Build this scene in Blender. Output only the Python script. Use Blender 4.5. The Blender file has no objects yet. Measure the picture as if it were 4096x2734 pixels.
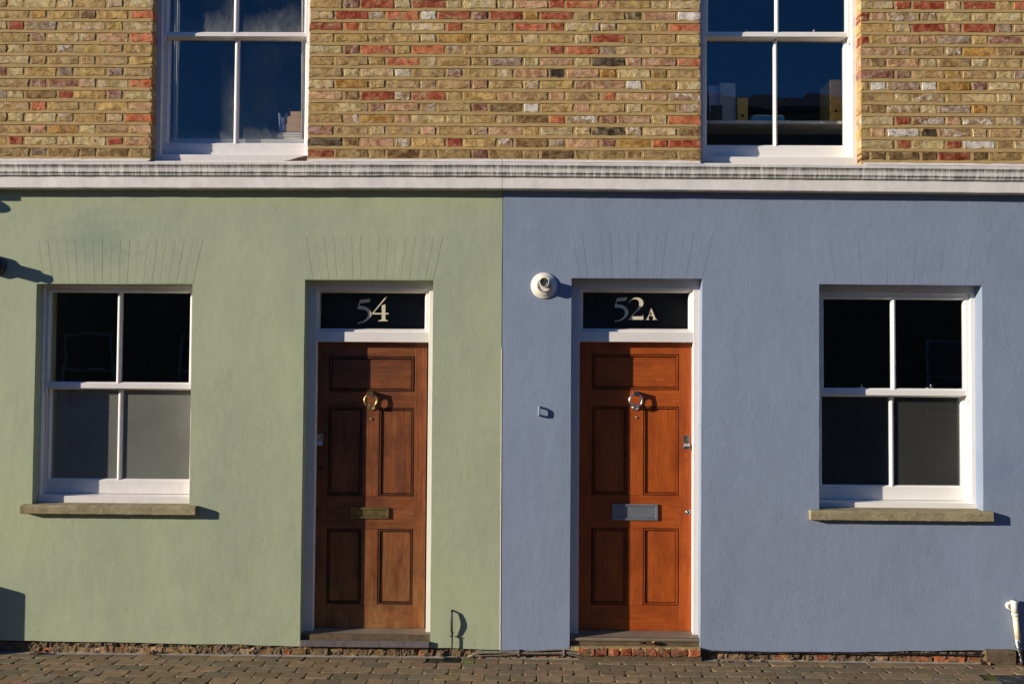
import bpy, bmesh, math, random
from mathutils import Vector, Matrix, noise as mnoise
from mathutils.geometry import tessellate_polygon
random.seed(7)
R = math.radians
scene = bpy.context.scene
C = scene.collection

# ------------------------------------------------------------------ camera
FOC, SENS, IW, IH = 35.0, 36.0, 4096.0, 2734.0
CAM = Vector((0.0, -6.85, 1.918))
YAW, PITCH, ROLL = R(0.75), R(1.95), R(0.42)
CROT = Matrix.Rotation(YAW, 3, 'Z') @ Matrix.Rotation(R(90) + PITCH, 3, 'X') @ Matrix.Rotation(ROLL, 3, 'Z')
cam_d = bpy.data.cameras.new('camera'); cam_d.lens = FOC; cam_d.sensor_width = SENS
cam_d.clip_end = 500; cam_d.clip_start = 0.05
cam = bpy.data.objects.new('camera', cam_d); C.objects.link(cam)
cam.location = CAM; cam.rotation_euler = CROT.to_euler(); scene.camera = cam

# ------------------------------------------------------------------ light
SUN_AZ, SUN_T, SUN_EL = R(70.0), 2.75, R(13.6)     # azimuth measured from the facade's normal, towards the left
to_sun = Vector((-math.sin(SUN_AZ) * math.cos(SUN_EL), -math.cos(SUN_AZ) * math.cos(SUN_EL), math.sin(SUN_EL)))
world = bpy.data.worlds.new('World'); scene.world = world; world.use_nodes = True
wt = world.node_tree; wt.nodes.clear()
sky = wt.nodes.new('ShaderNodeTexSky'); sky.sky_type = 'NISHITA'; sky.sun_disc = False
sky.sun_elevation = SUN_EL; sky.sun_rotation = math.atan2(to_sun.x, to_sun.y)
sky.altitude = 0; sky.air_density = 1.0; sky.dust_density = 0.0; sky.ozone_density = 10.0
bg = wt.nodes.new('ShaderNodeBackground'); bg.inputs['Strength'].default_value = 0.092
wo = wt.nodes.new('ShaderNodeOutputWorld')
wt.links.new(sky.outputs[0], bg.inputs[0]); wt.links.new(bg.outputs[0], wo.inputs[0])
sun_d = bpy.data.lights.new('sun', 'SUN'); sun_d.energy = 5.0; sun_d.angle = R(0.5); sun_d.color = (1.0, 0.905, 0.76)
sun = bpy.data.objects.new('sun', sun_d); C.objects.link(sun)
sun.rotation_euler = (-to_sun).to_track_quat('-Z', 'Y').to_euler(); sun.location = to_sun * 30
scene.view_settings.view_transform = 'Standard'; scene.view_settings.look = 'None'
scene.view_settings.gamma = 1.0; scene.view_settings.exposure = 0.56
scene.render.engine = 'CYCLES'
scene.cycles.max_bounces = 8; scene.cycles.transparent_max_bounces = 16

# ------------------------------------------------------------------ photo pixel -> place
FPX = IW * FOC / SENS
def ray(px, py):
    return CROT @ Vector(((px - IW / 2) / FPX, -(py - IH / 2) / FPX, -1.0))
def W(px, py, y=0.0):
    """pixel -> (X, Z) on the upright plane at depth y (the facade is y = 0)"""
    d = ray(px, py); t = (y - CAM.y) / d.y
    p = CAM + d * t; return p.x, p.z
FALL = 0.03
def G(px, py):
    """pixel -> (X, Y) on the pavement, which falls away from the wall"""
    d = ray(px, py); t = (FALL * CAM.y - CAM.z) / (d.z - FALL * d.y)
    p = CAM + d * t; return p.x, p.y
def WX(px, py, y=0.0): return W(px, py, y)[0]
def WZ(px, py, y=0.0): return W(px, py, y)[1]

# ------------------------------------------------------------------ object helpers
WL = {}
def place(o, parent, loc):
    loc = Vector(loc); WL[o.name] = loc
    if parent is not None:
        o.parent = parent; o.location = loc - WL[parent.name]
    else:
        o.location = loc
def obj(name, data, mat=None, parent=None, loc=(0, 0, 0), bevel=0.0, smooth=False):
    o = bpy.data.objects.new(name, data); C.objects.link(o); place(o, parent, loc)
    if mat is not None and data is not None and len(data.materials) == 0:
        data.materials.append(mat)
    if bevel:
        m = o.modifiers.new('bevel', 'BEVEL'); m.width = bevel; m.segments = 2; m.limit_method = 'ANGLE'; m.angle_limit = R(35)
    if smooth:
        for p in data.polygons: p.use_smooth = True
    return o
def thing(name, label, cat, loc, group=None):
    o = bpy.data.objects.new(name, None); C.objects.link(o); o.empty_display_size = 0.1; place(o, None, loc)
    return tag(o, label, cat, group)
def tag(o, label, cat, group=None):
    o['label'] = label; o['category'] = cat
    if group: o['group'] = group
    return o
def mesh(bm, name='m'):
    bmesh.ops.recalc_face_normals(bm, faces=bm.faces)
    me = bpy.data.meshes.new(name); bm.to_mesh(me); bm.free(); return me
def box(bm, x0, x1, y0, y1, z0, z1):
    v = [bm.verts.new((x, y, z)) for x in (x0, x1) for y in (y0, y1) for z in (z0, z1)]
    for f in ((0, 1, 3, 2), (4, 6, 7, 5), (0, 4, 5, 1), (2, 3, 7, 6), (0, 2, 6, 4), (1, 5, 7, 3)):
        bm.faces.new([v[i] for i in f])
def boxes(*bs):
    bm = bmesh.new()
    for b in bs: box(bm, *b)
    return mesh(bm)
def prism(bm, poly, axis, a, b):
    """poly: (u, y) points; axis 'z' -> u is x, run along z; axis 'x' -> u is z, run along x"""
    f = (lambda u, y, t: (u, y, t)) if axis == 'z' else (lambda u, y, t: (t, y, u))
    r0 = [bm.verts.new(f(u, y, a)) for u, y in poly]; r1 = [bm.verts.new(f(u, y, b)) for u, y in poly]
    n = len(poly)
    for i in range(n): bm.faces.new((r0[i], r0[(i + 1) % n], r1[(i + 1) % n], r1[i]))
    bm.faces.new(r0); bm.faces.new(list(reversed(r1)))
def tube(bm, pts, rad, n=10, cap=True):
    pts = [Vector(p) for p in pts]; rads = rad if isinstance(rad, (list, tuple)) else [rad] * len(pts)
    rings = []; prev = None
    for i, p in enumerate(pts):
        t = (pts[min(i + 1, len(pts) - 1)] - pts[max(i - 1, 0)]).normalized()
        u = prev if prev is not None else (Vector((0, 0, 1)) if abs(t.z) < 0.9 else Vector((1, 0, 0)))
        a = (u - t * u.dot(t)).normalized(); b = t.cross(a); prev = a
        rings.append([bm.verts.new(p + (a * math.cos(k * 2 * math.pi / n) + b * math.sin(k * 2 * math.pi / n)) * rads[i]) for k in range(n)])
    for i in range(len(rings) - 1):
        for k in range(n):
            bm.faces.new((rings[i][k], rings[i][(k + 1) % n], rings[i + 1][(k + 1) % n], rings[i + 1][k]))
    if cap: bm.faces.new(rings[0]); bm.faces.new(list(reversed(rings[-1])))
def lathe(bm, prof, cx, cz, n=32, cap_last=True):
    """prof: (radius, y) rings about an axis along y"""
    rings = [[bm.verts.new((cx + r * math.cos(k * 2 * math.pi / n), y, cz + r * math.sin(k * 2 * math.pi / n))) for k in range(n)] for r, y in prof]
    for i in range(len(rings) - 1):
        for k in range(n): bm.faces.new((rings[i][k], rings[i][(k + 1) % n], rings[i + 1][(k + 1) % n], rings[i + 1][k]))
    if cap_last: bm.faces.new(rings[-1])
def torus(bm, c, Rm, r, n=40, m=10, ux=Vector((1, 0, 0)), uz=Vector((0, 0, 1))):
    c = Vector(c); ny = ux.cross(uz)
    rings = []
    for i in range(n):
        a = 2 * math.pi * i / n; d = ux * math.cos(a) + uz * math.sin(a)
        rings.append([bm.verts.new(c + d * (Rm + r * math.cos(2 * math.pi * k / m)) + ny * (r * math.sin(2 * math.pi * k / m))) for k in range(m)])
    for i in range(n):
        for k in range(m):
            bm.faces.new((rings[i][k], rings[i][(k + 1) % m], rings[(i + 1) % n][(k + 1) % m], rings[(i + 1) % n][k]))
def sheet(loops, yf, yb, subdiv=None):
    """flat wall in the x-z plane: loops[0] outline, rest holes; every edge returns inwards to yb"""
    bm = bmesh.new()
    allp = [Vector((x, yf, z)) for l in loops for x, z in l]
    tris = tessellate_polygon([[Vector((x, z, 0)) for x, z in l] for l in loops])
    vs = [bm.verts.new(p) for p in allp]
    for t in tris:
        try: bm.faces.new([vs[i] for i in t])
        except ValueError: pass
    k = 0
    for l in loops:
        n = len(l); back = [bm.verts.new((x, yb, z)) for x, z in l]
        for i in range(n):
            j = (i + 1) % n
            bm.faces.new((vs[k + i], vs[k + j], back[j], back[i]))
        k += n
    return mesh(bm)
def line(p0, p1, n, wob=0.0, seed=0):
    """points from p0 to p1 (both ends included) with a little waviness"""
    out = []
    for i in range(n + 1):
        t = i / n; x = p0[0] + (p1[0] - p0[0]) * t; z = p0[1] + (p1[1] - p0[1]) * t
        if wob and 0 < i < n:
            dx, dz = p1[0] - p0[0], p1[1] - p0[1]; L = math.hypot(dx, dz)
            w = wob * mnoise.noise(Vector((x * 7 + seed, z * 7, seed * 1.7))); x += -dz / L * w; z += dx / L * w
        out.append((x, z))
    return out

# ------------------------------------------------------------------ material helpers
class NT:
    def __init__(s, name):
        s.m = bpy.data.materials.new(name); s.m.use_nodes = True; s.t = s.m.node_tree; s.t.nodes.clear()
        s.out = s.n('ShaderNodeOutputMaterial'); s.p = s.n('ShaderNodeBsdfPrincipled'); s.l(s.p.outputs[0], s.out.inputs[0])
    def n(s, k): return s.t.nodes.new(k)
    def l(s, a, b): s.t.links.new(a, b)
    def put(s, sock, v):
        if hasattr(v, 'is_output') or hasattr(v, 'links'): s.l(v, sock)
        elif isinstance(v, (tuple, list)) and len(v) == 3 and sock.type == 'RGBA': sock.default_value = (*v, 1)
        else: sock.default_value = v
    def pos(s): return s.n('ShaderNodeNewGeometry').outputs['Position']
    def objco(s, rnd=True):
        c = s.n('ShaderNodeTexCoord').outputs['Object']
        if not rnd: return c
        i = s.n('ShaderNodeObjectInfo'); m = s.n('ShaderNodeVectorMath'); m.operation = 'MULTIPLY_ADD'
        s.l(i.outputs['Random'], m.inputs[0]); m.inputs[1].default_value = (37, 53, 71); s.l(c, m.inputs[2]); return m.outputs[0]
    def scale(s, v, sc):
        m = s.n('ShaderNodeVectorMath'); m.operation = 'MULTIPLY'; s.l(v, m.inputs[0]); m.inputs[1].default_value = sc; return m.outputs[0]
    def noise(s, v, sc, det=4, rough=0.55, dist=0.0):
        n = s.n('ShaderNodeTexNoise'); s.l(v, n.inputs['Vector']); n.inputs['Scale'].default_value = sc
        n.inputs['Detail'].default_value = det; n.inputs['Roughness'].default_value = rough; n.inputs['Distortion'].default_value = dist
        return n.outputs['Fac']
    def rng(s, v, a, b, c=0.0, d=1.0):
        n = s.n('ShaderNodeMapRange'); s.put(n.inputs[0], v); n.inputs[1].default_value = a; n.inputs[2].default_value = b
        n.inputs[3].default_value = c; n.inputs[4].default_value = d; return n.outputs[0]
    def math(s, op, a, b=0.0):
        n = s.n('ShaderNodeMath'); n.operation = op; s.put(n.inputs[0], a); s.put(n.inputs[1], b); return n.outputs[0]
    def mix(s, f, a, b, mode='MIX'):
        n = s.n('ShaderNodeMix'); n.data_type = 'RGBA'; n.blend_type = mode
        s.put(n.inputs['Factor'], f); s.put(n.inputs[6], a); s.put(n.inputs[7], b); return n.outputs[2]
    def sep(s, v):
        n = s.n('ShaderNodeSeparateXYZ'); s.l(v, n.inputs[0]); return n.outputs
    def ramp(s, f, stops):
        n = s.n('ShaderNodeValToRGB'); s.l(f, n.inputs[0]); e = n.color_ramp.elements
        while len(e) < len(stops): e.new(0.5)
        for q, (p, c) in zip(e, stops): q.position = p; q.color = (*c, 1)
        return n.outputs[0]
    def bump(s, h, dist, strength=1.0, nrm=None):
        n = s.n('ShaderNodeBump'); s.put(n.inputs['Height'], h); n.inputs['Distance'].default_value = dist; n.inputs['Strength'].default_value = strength
        if nrm is not None: s.l(nrm, n.inputs['Normal'])
        return n.outputs[0]
    def set(s, col=None, rough=None, nrm=None, metal=None, spec=None, coat=None):
        if col is not None: s.put(s.p.inputs['Base Color'], col)
        if rough is not None: s.put(s.p.inputs['Roughness'], rough)
        if nrm is not None: s.l(nrm, s.p.inputs['Normal'])
        if metal is not None: s.p.inputs['Metallic'].default_value = metal
        if spec is not None: s.p.inputs['Specular IOR Level'].default_value = spec
        if coat is not None: s.p.inputs['Coat Weight'].default_value = coat; s.p.inputs['Coat Roughness'].default_value = 0.25
        return s.m
def simple(name, col, rough=0.6, metal=0.0, var=0.12, sc=30, bump=0.0006):
    t = NT(name); v = t.objco(False); f = t.noise(v, sc, 5)
    c = t.mix(t.rng(f, 0.3, 0.7), tuple(k * (1 - var) for k in col), tuple(min(1, k * (1 + var)) for k in col))
    return t.set(c, rough, t.bump(t.noise(v, sc * 4, 3), bump), metal)

def m_render(name, base, dark, stain, seed, stainat=None):
    t = NT(name); p = t.pos()
    big = t.noise(t.scale(p, (1, 1, 0.6)), 1.3, 5, 0.6); mid = t.noise(p, 9, 5, 0.6); fine = t.noise(p, 105, 4, 0.7)
    c = t.mix(t.rng(big, 0.36, 0.62), base, dark)
    c = t.mix(t.rng(mid, 0.35, 0.75, 0, 0.35), c, tuple(k * 1.12 for k in base))
    z = t.sep(p)[2]
    # algae under the cornice and along the foot, broken up by noise
    up = t.math('MULTIPLY', t.rng(z, 3.02, 3.27, 0, 1), t.rng(t.noise(t.scale(p, (1.0, 1, 2.5)), 2.2, 4), 0.36, 0.62))
    c = t.mix(t.math('MULTIPLY', up, 0.55), c, stain)
    spk = t.math('MULTIPLY', t.rng(t.noise(p, 38, 2), 0.66, 0.72), t.rng(z, 0.62, 0.08, 0, 0.55))
    c = t.mix(spk, c, tuple(k * 0.45 for k in dark))
    # run marks and scuffs
    run = t.math('MULTIPLY', t.rng(t.noise(t.scale(p, (9, 1, 0.7)), 1.6, 4), 0.6, 0.72), 0.08)
    c = t.mix(run, c, tuple(k * 0.72 for k in dark))
    scf = t.math('MULTIPLY', t.rng(t.noise(t.scale(p, (2.2, 1, 6)), 3.1, 6, 0.7), 0.68, 0.74), 0.25)
    c = t.mix(scf, c, tuple(min(1, k * 1.3) for k in base))
    # a soft grey stain with its own outline
    if stainat:
        dv = t.n('ShaderNodeVectorMath'); dv.operation = 'SUBTRACT'; t.l(p, dv.inputs[0]); dv.inputs[1].default_value = (stainat[0], 0, stainat[1])
        ln = t.n('ShaderNodeVectorMath'); ln.operation = 'LENGTH'; t.l(t.scale(dv.outputs[0], (1.0, 0, 1.5)), ln.inputs[0])
        d = t.math('ADD', ln.outputs['Value'], t.math('MULTIPLY', t.noise(t.scale(p, (1, 1, 3)), 5, 4, 0.6), 0.5))
        c = t.mix(t.rng(d, 0.62, 0.30, 0, 0.45), c, stainat[2])
    rgh = t.rng(t.noise(p, 1.7, 3), 0.35, 0.65, 0.25, 1.0)
    h1 = t.bump(t.noise(t.scale(p, (1.0, 1, 0.6)), 2.6, 4, 0.5), 0.014, 0.5)
    h2 = t.bump(t.math('MULTIPLY', t.noise(t.scale(p, (1.3, 1, 0.8)), 17, 3, 0.5), rgh), 0.0028, 0.42, h1)
    h3 = t.bump(t.math('MULTIPLY', fine, rgh), 0.0021, 0.9, h2)
    pits = t.rng(t.noise(p, 62, 1), 0.72, 0.77); h5 = t.bump(t.math('MULTIPLY', pits, -1.0), 0.002, 0.7, h3)
    return t.set(c, 0.82, h5, spec=0.25)
GREEN, BLUE = (0.368, 0.402, 0.252), (0.222, 0.266, 0.358)
M = {}
M['green'] = m_render('green_render', GREEN, (0.318, 0.355, 0.24), (0.38, 0.38, 0.13), 1, (*W(370, 950), (0.185, 0.225, 0.195)))
M['blue'] = m_render('blue_render', BLUE, (0.20, 0.24, 0.315), (0.22, 0.255, 0.29), 5, (*W(3990, 1880), (0.16, 0.215, 0.34)))

def m_white(name, col, worn=0.2, streak=False):
    t = NT(name); p = t.pos(); f = t.noise(p, 14, 5, 0.6)
    c = t.mix(t.rng(f, 0.3, 0.75, 0, 1), col, tuple(k * (1 - worn) for k in col))
    sp = t.math('MULTIPLY', t.rng(t.noise(p, 55, 4, 0.7), 0.68, 0.74), worn * 2)
    c = t.mix(sp, c, (0.22, 0.18, 0.13))
    nb = t.bump(t.noise(t.scale(p, (1, 1, 1)), 70, 3), 0.0007, 0.8)
    return t.set(c, 0.42, nb, spec=0.4)
M['white_old'] = m_white('old_white_paint', (0.76, 0.715, 0.68), 0.13)
M['white_new'] = m_white('new_white_paint', (0.80, 0.77, 0.71), 0.03)
M['white_door'] = m_white('door_frame_paint', (0.76, 0.715, 0.665), 0.08)

def m_cornice():
    t = NT('cornice_paint'); p = t.pos(); n = t.n('ShaderNodeNewGeometry')
    uv = t.n('ShaderNodeAttribute'); uv.attribute_name = 'dirt'; k = uv.outputs['Fac']
    st = t.noise(t.scale(p, (62, 1, 5)), 1.0, 5, 0.75)
    st2 = t.noise(t.scale(p, (17, 1, 3)), 1.0, 3, 0.6)
    a = t.math('ADD', t.math('MULTIPLY', st, 0.7), t.math('MULTIPLY', st2, 0.3))
    f = t.math('MULTIPLY', t.rng(a, 0.37, 0.54), k)
    base = t.mix(t.rng(t.noise(p, 8, 4), 0.3, 0.7), (0.77, 0.72, 0.665), (0.68, 0.635, 0.585))
    c = t.mix(f, base, (0.085, 0.08, 0.06))
    crack = t.n('ShaderNodeTexVoronoi'); crack.feature = 'DISTANCE_TO_EDGE'; t.l(t.scale(p, (0.9, 0.9, 0.05)), crack.inputs['Vector']); crack.inputs['Scale'].default_value = 1.0
    nb = t.bump(t.noise(p, 90, 4, 0.6), 0.0015, 0.7, t.bump(t.noise(p, 5, 3), 0.01, 0.4))
    return t.set(c, 0.6, nb, spec=0.3)
M['cornice'] = m_cornice()

def m_brick(name, island=False, rot=0.0):
    t = NT(name); oi = t.n('ShaderNodeObjectInfo')
    if island:
        g = t.n('ShaderNodeNewGeometry'); v = g.outputs['Position']
        base = t.ramp(g.outputs['Random Per Island'], [(0, (0.30, 0.21, 0.10)), (0.2, (0.36, 0.27, 0.13)), (0.4, (0.42, 0.34, 0.18)), (0.6, (0.28, 0.19, 0.10)), (0.72, (0.36, 0.10, 0.05)), (0.84, (0.40, 0.25, 0.17)), (1.0, (0.16, 0.10, 0.06))])
        mott = 0.25
    else:
        v = t.objco(); base = oi.outputs['Color']; mott = oi.outputs['Alpha']
    f1 = t.noise(v, 16, 5, 0.65, 0.6); f2 = t.noise(t.scale(v, (1, 1, 2.2)), 42, 5, 0.7)
    dk = t.mix(1.0, base, (0.50, 0.40, 0.32), 'MULTIPLY'); lt = t.mix(0.2, t.mix(1.0, base, (1.25, 1.2, 1.1), 'MULTIPLY'), (0.66, 0.52, 0.28))
    c = t.mix(t.rng(f1, 0.40, 0.60), dk, lt)
    c = t.mix(t.rng(f2, 0.42, 0.64, 0, 0.7), c, base)
    pit = t.rng(t.noise(v, 62, 4, 0.65), 0.62, 0.68); c = t.mix(t.math('MULTIPLY', pit, 0.8), c, (0.05, 0.033, 0.02))
    ck = t.rng(t.noise(t.scale(v, (1, 1, 2.5)), 11, 3, 0.6, 0.8), 0.66, 0.71); c = t.mix(t.math('MULTIPLY', ck, 0.6), c, (0.07, 0.045, 0.025))
    wh = t.rng(t.noise(v, 20, 6, 0.8, 0.4), 0.5, 0.58); c = t.mix(t.math('MULTIPLY', wh, mott), c, (0.66, 0.60, 0.50))
    sm = t.rng(t.noise(v, 13, 5, 0.7), 0.56, 0.64, 0, 0.8); c = t.mix(sm, c, (0.38, 0.275, 0.13))
    if rot:
        c = t.mix(t.rng(t.noise(v, 22, 6, 0.8, 0.5), 0.49, 0.55), c, t.mix(t.rng(t.noise(v, 70, 3), 0.4, 0.6), (0.075, 0.055, 0.035), (0.20, 0.145, 0.08)))
    nb = t.bump(t.noise(v, 30, 6, 0.75), 0.006 + 0.014 * rot, 0.85, None); nb = t.bump(t.math('MULTIPLY', pit, -1.0), 0.004, 0.8, nb)
    return t.set(c, 0.9, nb, spec=0.2)
M['plinth_brick'] = m_brick('crumbling_plinth_brick', False, 1.0); M['brick'] = m_brick('stock_brick'); M['brick_stuff'] = m_brick('stock_brick_upper', True)
def m_mortar():
    t = NT('tan_mortar'); p = t.pos(); f = t.noise(p, 11, 5, 0.6); g = t.noise(t.scale(p, (1, 1, 3)), 40, 4, 0.7)
    c = t.mix(t.rng(f, 0.3, 0.7), (0.345, 0.228, 0.092), (0.44, 0.305, 0.132))
    c = t.mix(t.rng(g, 0.45, 0.75, 0, 0.4), c, (0.26, 0.18, 0.08))
    return t.set(c, 0.95, t.bump(g, 0.002, 0.8, t.bump(f, 0.004, 0.5)), spec=0.15)
M['mortar'] = m_mortar()

def m_wood(name, light, mid, dark, axis, coat, worn):
    t = NT(name); p = t.pos()
    sc = (60, 60, 2.2) if axis == 'z' else (2.2, 60, 60)
    gr = t.noise(t.scale(p, sc), 1.0, 6, 0.62, 0.35); fib = t.noise(t.scale(p, tuple(k * 4 for k in sc)), 1.0, 4, 0.7)
    big = t.noise(t.scale(p, (2.0, 1, 1) if axis == 'z' else (1, 1, 2.0)), 4.2, 5, 0.65)
    c = t.mix(t.rng(gr, 0.34, 0.66), mid, light); c = t.mix(t.rng(fib, 0.45, 0.70, 0, 0.75), c, dark)
    c = t.mix(t.rng(big, 0.40, 0.62, 0, 0.6), c, dark)
    if worn:
        z = t.sep(p)[2]; low = t.math('MULTIPLY', t.rng(z, 1.05, 0.15, 0.0, 1.0), t.rng(t.noise(t.scale(p, (6, 6, 2)), 2.0, 5, 0.7), 0.36, 0.66))
        c = t.mix(t.math('MULTIPLY', low, 0.85), c, worn); c = t.mix(t.math('MULTIPLY', t.math('MULTIPLY', low, t.rng(fib, 0.5, 0.7)), 0.7), c, tuple(k * 0.3 for k in worn))
    kn = t.rng(t.noise(p, 27, 2), 0.74, 0.8); c = t.mix(t.math('MULTIPLY', kn, 0.5), c, tuple(k * 0.3 for k in dark))
    return t.set(c, t.rng(gr, 0.3, 0.7, 0.38, 0.55), t.bump(fib, 0.0007, 0.8, t.bump(gr, 0.0012, 0.6)), coat=coat, spec=0.4)
for ax in 'zx':
    M['oak_' + ax] = m_wood('weathered_brown_wood_' + ax, (0.27, 0.085, 0.024), (0.19, 0.05, 0.014), (0.07, 0.02, 0.008), ax, 0.1, (0.32, 0.155, 0.05))
    M['teak_' + ax] = m_wood('orange_varnished_wood_' + ax, (0.45, 0.095, 0.010), (0.37, 0.07, 0.0075), (0.21, 0.036, 0.005), ax, 0.3, None)
M['dark_bead'] = m_wood('dark_panel_bead', (0.13, 0.045, 0.016), (0.085, 0.028, 0.01), (0.035, 0.012, 0.006), 'z', 0.1, None)
M['teak_bead'] = m_wood('orange_panel_bead', (0.36, 0.08, 0.012), (0.25, 0.05, 0.008), (0.13, 0.025, 0.005), 'z', 0.2, None)
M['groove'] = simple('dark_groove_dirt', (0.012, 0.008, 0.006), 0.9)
M['sillwood'] = m_wood('grey_weathered_threshold', (0.27, 0.215, 0.155), (0.21, 0.165, 0.12), (0.12, 0.09, 0.065), 'x', 0.0, None)
M['brass'] = simple('aged_brass', (0.52, 0.39, 0.16), 0.34, 1.0, 0.25, 40)
M['steel'] = simple('brushed_steel', (0.55, 0.55, 0.53), 0.3, 1.0, 0.12, 60)
M['dull_brass'] = simple('tarnished_brass', (0.27, 0.20, 0.08), 0.45, 0.9, 0.35, 25)
M['dull_steel'] = simple('grey_plate_metal', (0.30, 0.32, 0.35), 0.5, 0.75, 0.1, 25)
M['black'] = simple('black_plastic', (0.016, 0.016, 0.018), 0.45)
M['pvc'] = simple('cream_plastic', (0.70, 0.66, 0.57), 0.4, 0, 0.06, 20)
M['iron'] = simple('dark_iron', (0.05, 0.053, 0.06), 0.6, 0.4, 0.3, 40, 0.0015)

def m_stone(name, a, b, c3, sc=1.0, spk=0.5):
    t = NT(name); p = t.pos(); f = t.noise(p, 7 * sc, 6, 0.65); g = t.noise(p, 85, 3, 0.75)
    c = t.mix(t.rng(f, 0.32, 0.68), a, b); c = t.mix(t.rng(g, 0.60, 0.66, 0, spk), c, c3)
    c = t.mix(t.rng(t.noise(p, 70, 2), 0.62, 0.68, 0, 0.6), c, tuple(k * 0.3 for k in a))
    return t.set(c, 0.9, t.bump(g, 0.003, 0.8, t.bump(f, 0.005, 0.6)), spec=0.2)
M['sill_stone'] = m_stone('pebbly_concrete_sill', (0.34, 0.285, 0.165), (0.21, 0.17, 0.09), (0.62, 0.56, 0.43), 1.6, 0.75)
M['step_stone'] = m_stone('yellow_stone_step', (0.42, 0.31, 0.12), (0.28, 0.21, 0.10), (0.5, 0.42, 0.25))
M['slate'] = m_stone('purple_slate_step', (0.15, 0.125, 0.12), (0.11, 0.095, 0.098), (0.3, 0.26, 0.24), 1.0, 0.25)
M['cement'] = m_stone('grey_cement', (0.36, 0.33, 0.27), (0.26, 0.235, 0.18), (0.45, 0.42, 0.36), 1.5, 0.3)
M['rubble'] = m_stone('rough_earth_mortar', (0.15, 0.105, 0.06), (0.085, 0.06, 0.035), (0.3, 0.23, 0.14), 3.0, 0.5)

def m_paver(name, island):
    t = NT(name); p = t.pos()
    if island:
        g = t.n('ShaderNodeNewGeometry')
        base = t.ramp(g.outputs['Random Per Island'], [(0, (0.22, 0.165, 0.10)), (0.5, (0.26, 0.18, 0.105)), (1, (0.29, 0.165, 0.105))])
    else: base = t.n('ShaderNodeObjectInfo').outputs['Color']
    f = t.noise(p, 12, 5, 0.65); g2 = t.noise(p, 210, 3, 0.7)
    c = t.mix(t.rng(f, 0.35, 0.7), base, t.mix(1.0, base, (0.68, 0.68, 0.62), 'MULTIPLY'))
    c = t.mix(t.rng(g2, 0.62, 0.7, 0, 0.5), c, (0.42, 0.35, 0.26)); c = t.mix(t.rng(g2, 0.36, 0.28, 0, 0.6), c, (0.05, 0.04, 0.03))
    ms = t.rng(t.noise(p, 5.5, 5, 0.7), 0.6, 0.7, 0, 0.35); c = t.mix(ms, c, (0.13, 0.125, 0.035))
    dk = t.rng(t.noise(t.scale(p, (1, 1.6, 1)), 7.5, 4, 0.6), 0.66, 0.74, 0, 0.6); c = t.mix(dk, c, (0.045, 0.038, 0.03))
    return t.set(c, 0.9, t.bump(g2, 0.0025, 0.8, t.bump(f, 0.005, 0.5)), spec=0.2)
M['paver'] = m_paver('concrete_paver', False); M['paver_stuff'] = m_paver('concrete_paver_rest', True)
def m_joint():
    t = NT('mossy_joint_sand'); p = t.pos(); f = t.noise(p, 9, 5, 0.7); g = t.noise(p, 150, 4, 0.7)
    c = t.mix(t.rng(f, 0.42, 0.58), (0.045, 0.036, 0.025), (0.10, 0.125, 0.018)); c = t.mix(t.rng(g, 0.45, 0.7, 0, 0.6), c, (0.02, 0.018, 0.01))
    return t.set(c, 1.0, t.bump(g, 0.006, 1.0), spec=0.1)
M['joint'] = m_joint()
def m_ground():
    t = NT('paved_street'); p = t.pos(); b = t.n('ShaderNodeTexBrick'); t.l(p, b.inputs['Vector']); b.inputs['Scale'].default_value = 1.0
    b.inputs['Brick Width'].default_value = 0.165; b.inputs['Row Height'].default_value = 0.116; b.inputs['Mortar Size'].default_value = 0.006
    b.inputs['Color1'].default_value = (0.17, 0.135, 0.095, 1); b.inputs['Color2'].default_value = (0.14, 0.10, 0.075, 1); b.inputs['Mortar'].default_value = (0.05, 0.045, 0.025, 1)
    c = t.mix(t.rng(t.noise(p, 2, 5), 0.3, 0.7, 0, 0.5), b.outputs[0], (0.10, 0.085, 0.065))
    return t.set(c, 0.9, t.bump(b.outputs['Fac'], -0.006, 0.8), spec=0.2)
M['ground'] = m_ground()

def m_glass(name, mist=None, ior=1.9):
    t = NT(name); t.t.nodes.remove(t.p)
    tr = t.n('ShaderNodeBsdfTransparent'); tr.inputs[0].default_value = (0.86, 0.88, 0.87, 1)
    gl = t.n('ShaderNodeBsdfGlossy'); gl.inputs['Roughness'].default_value = 0.006
    p = t.pos(); nb = t.bump(t.noise(p, 2.6, 2), 0.004, 0.25); t.l(nb, gl.inputs['Normal'])
    fr = t.n('ShaderNodeFresnel'); bf = t.n('ShaderNodeNewGeometry').outputs['Backfacing']; t.l(t.rng(bf, 0, 1, ior, 1 / ior), fr.inputs[0])   # same reflectance from either side of the sheet
    mx = t.n('ShaderNodeMixShader'); t.l(fr.outputs[0], mx.inputs[0]); t.l(tr.outputs[0], mx.inputs[1]); t.l(gl.outputs[0], mx.inputs[2])
    last = mx.outputs[0]
    if mist is not None:
        df = t.n('ShaderNodeBsdfDiffuse'); df.inputs[0].default_value = (0.62, 0.63, 0.56, 1)
        tl = t.n('ShaderNodeBsdfTranslucent'); tl.inputs[0].default_value = (0.4, 0.42, 0.42, 1)
        dm = t.n('ShaderNodeMixShader'); dm.inputs[0].default_value = 0.35; t.l(df.outputs[0], dm.inputs[1]); t.l(tl.outputs[0], dm.inputs[2])
        m2 = t.n('ShaderNodeMixShader'); t.l(mist(t, p), m2.inputs[0]); t.l(last, m2.inputs[1]); t.l(dm.outputs[0], m2.inputs[2]); last = m2.outputs[0]
    t.l(last, t.out.inputs[0]); return t.m
M['glass'] = m_glass('window_glass'); M['double_glass'] = m_glass('double_glazing', None, 2.25)
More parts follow.
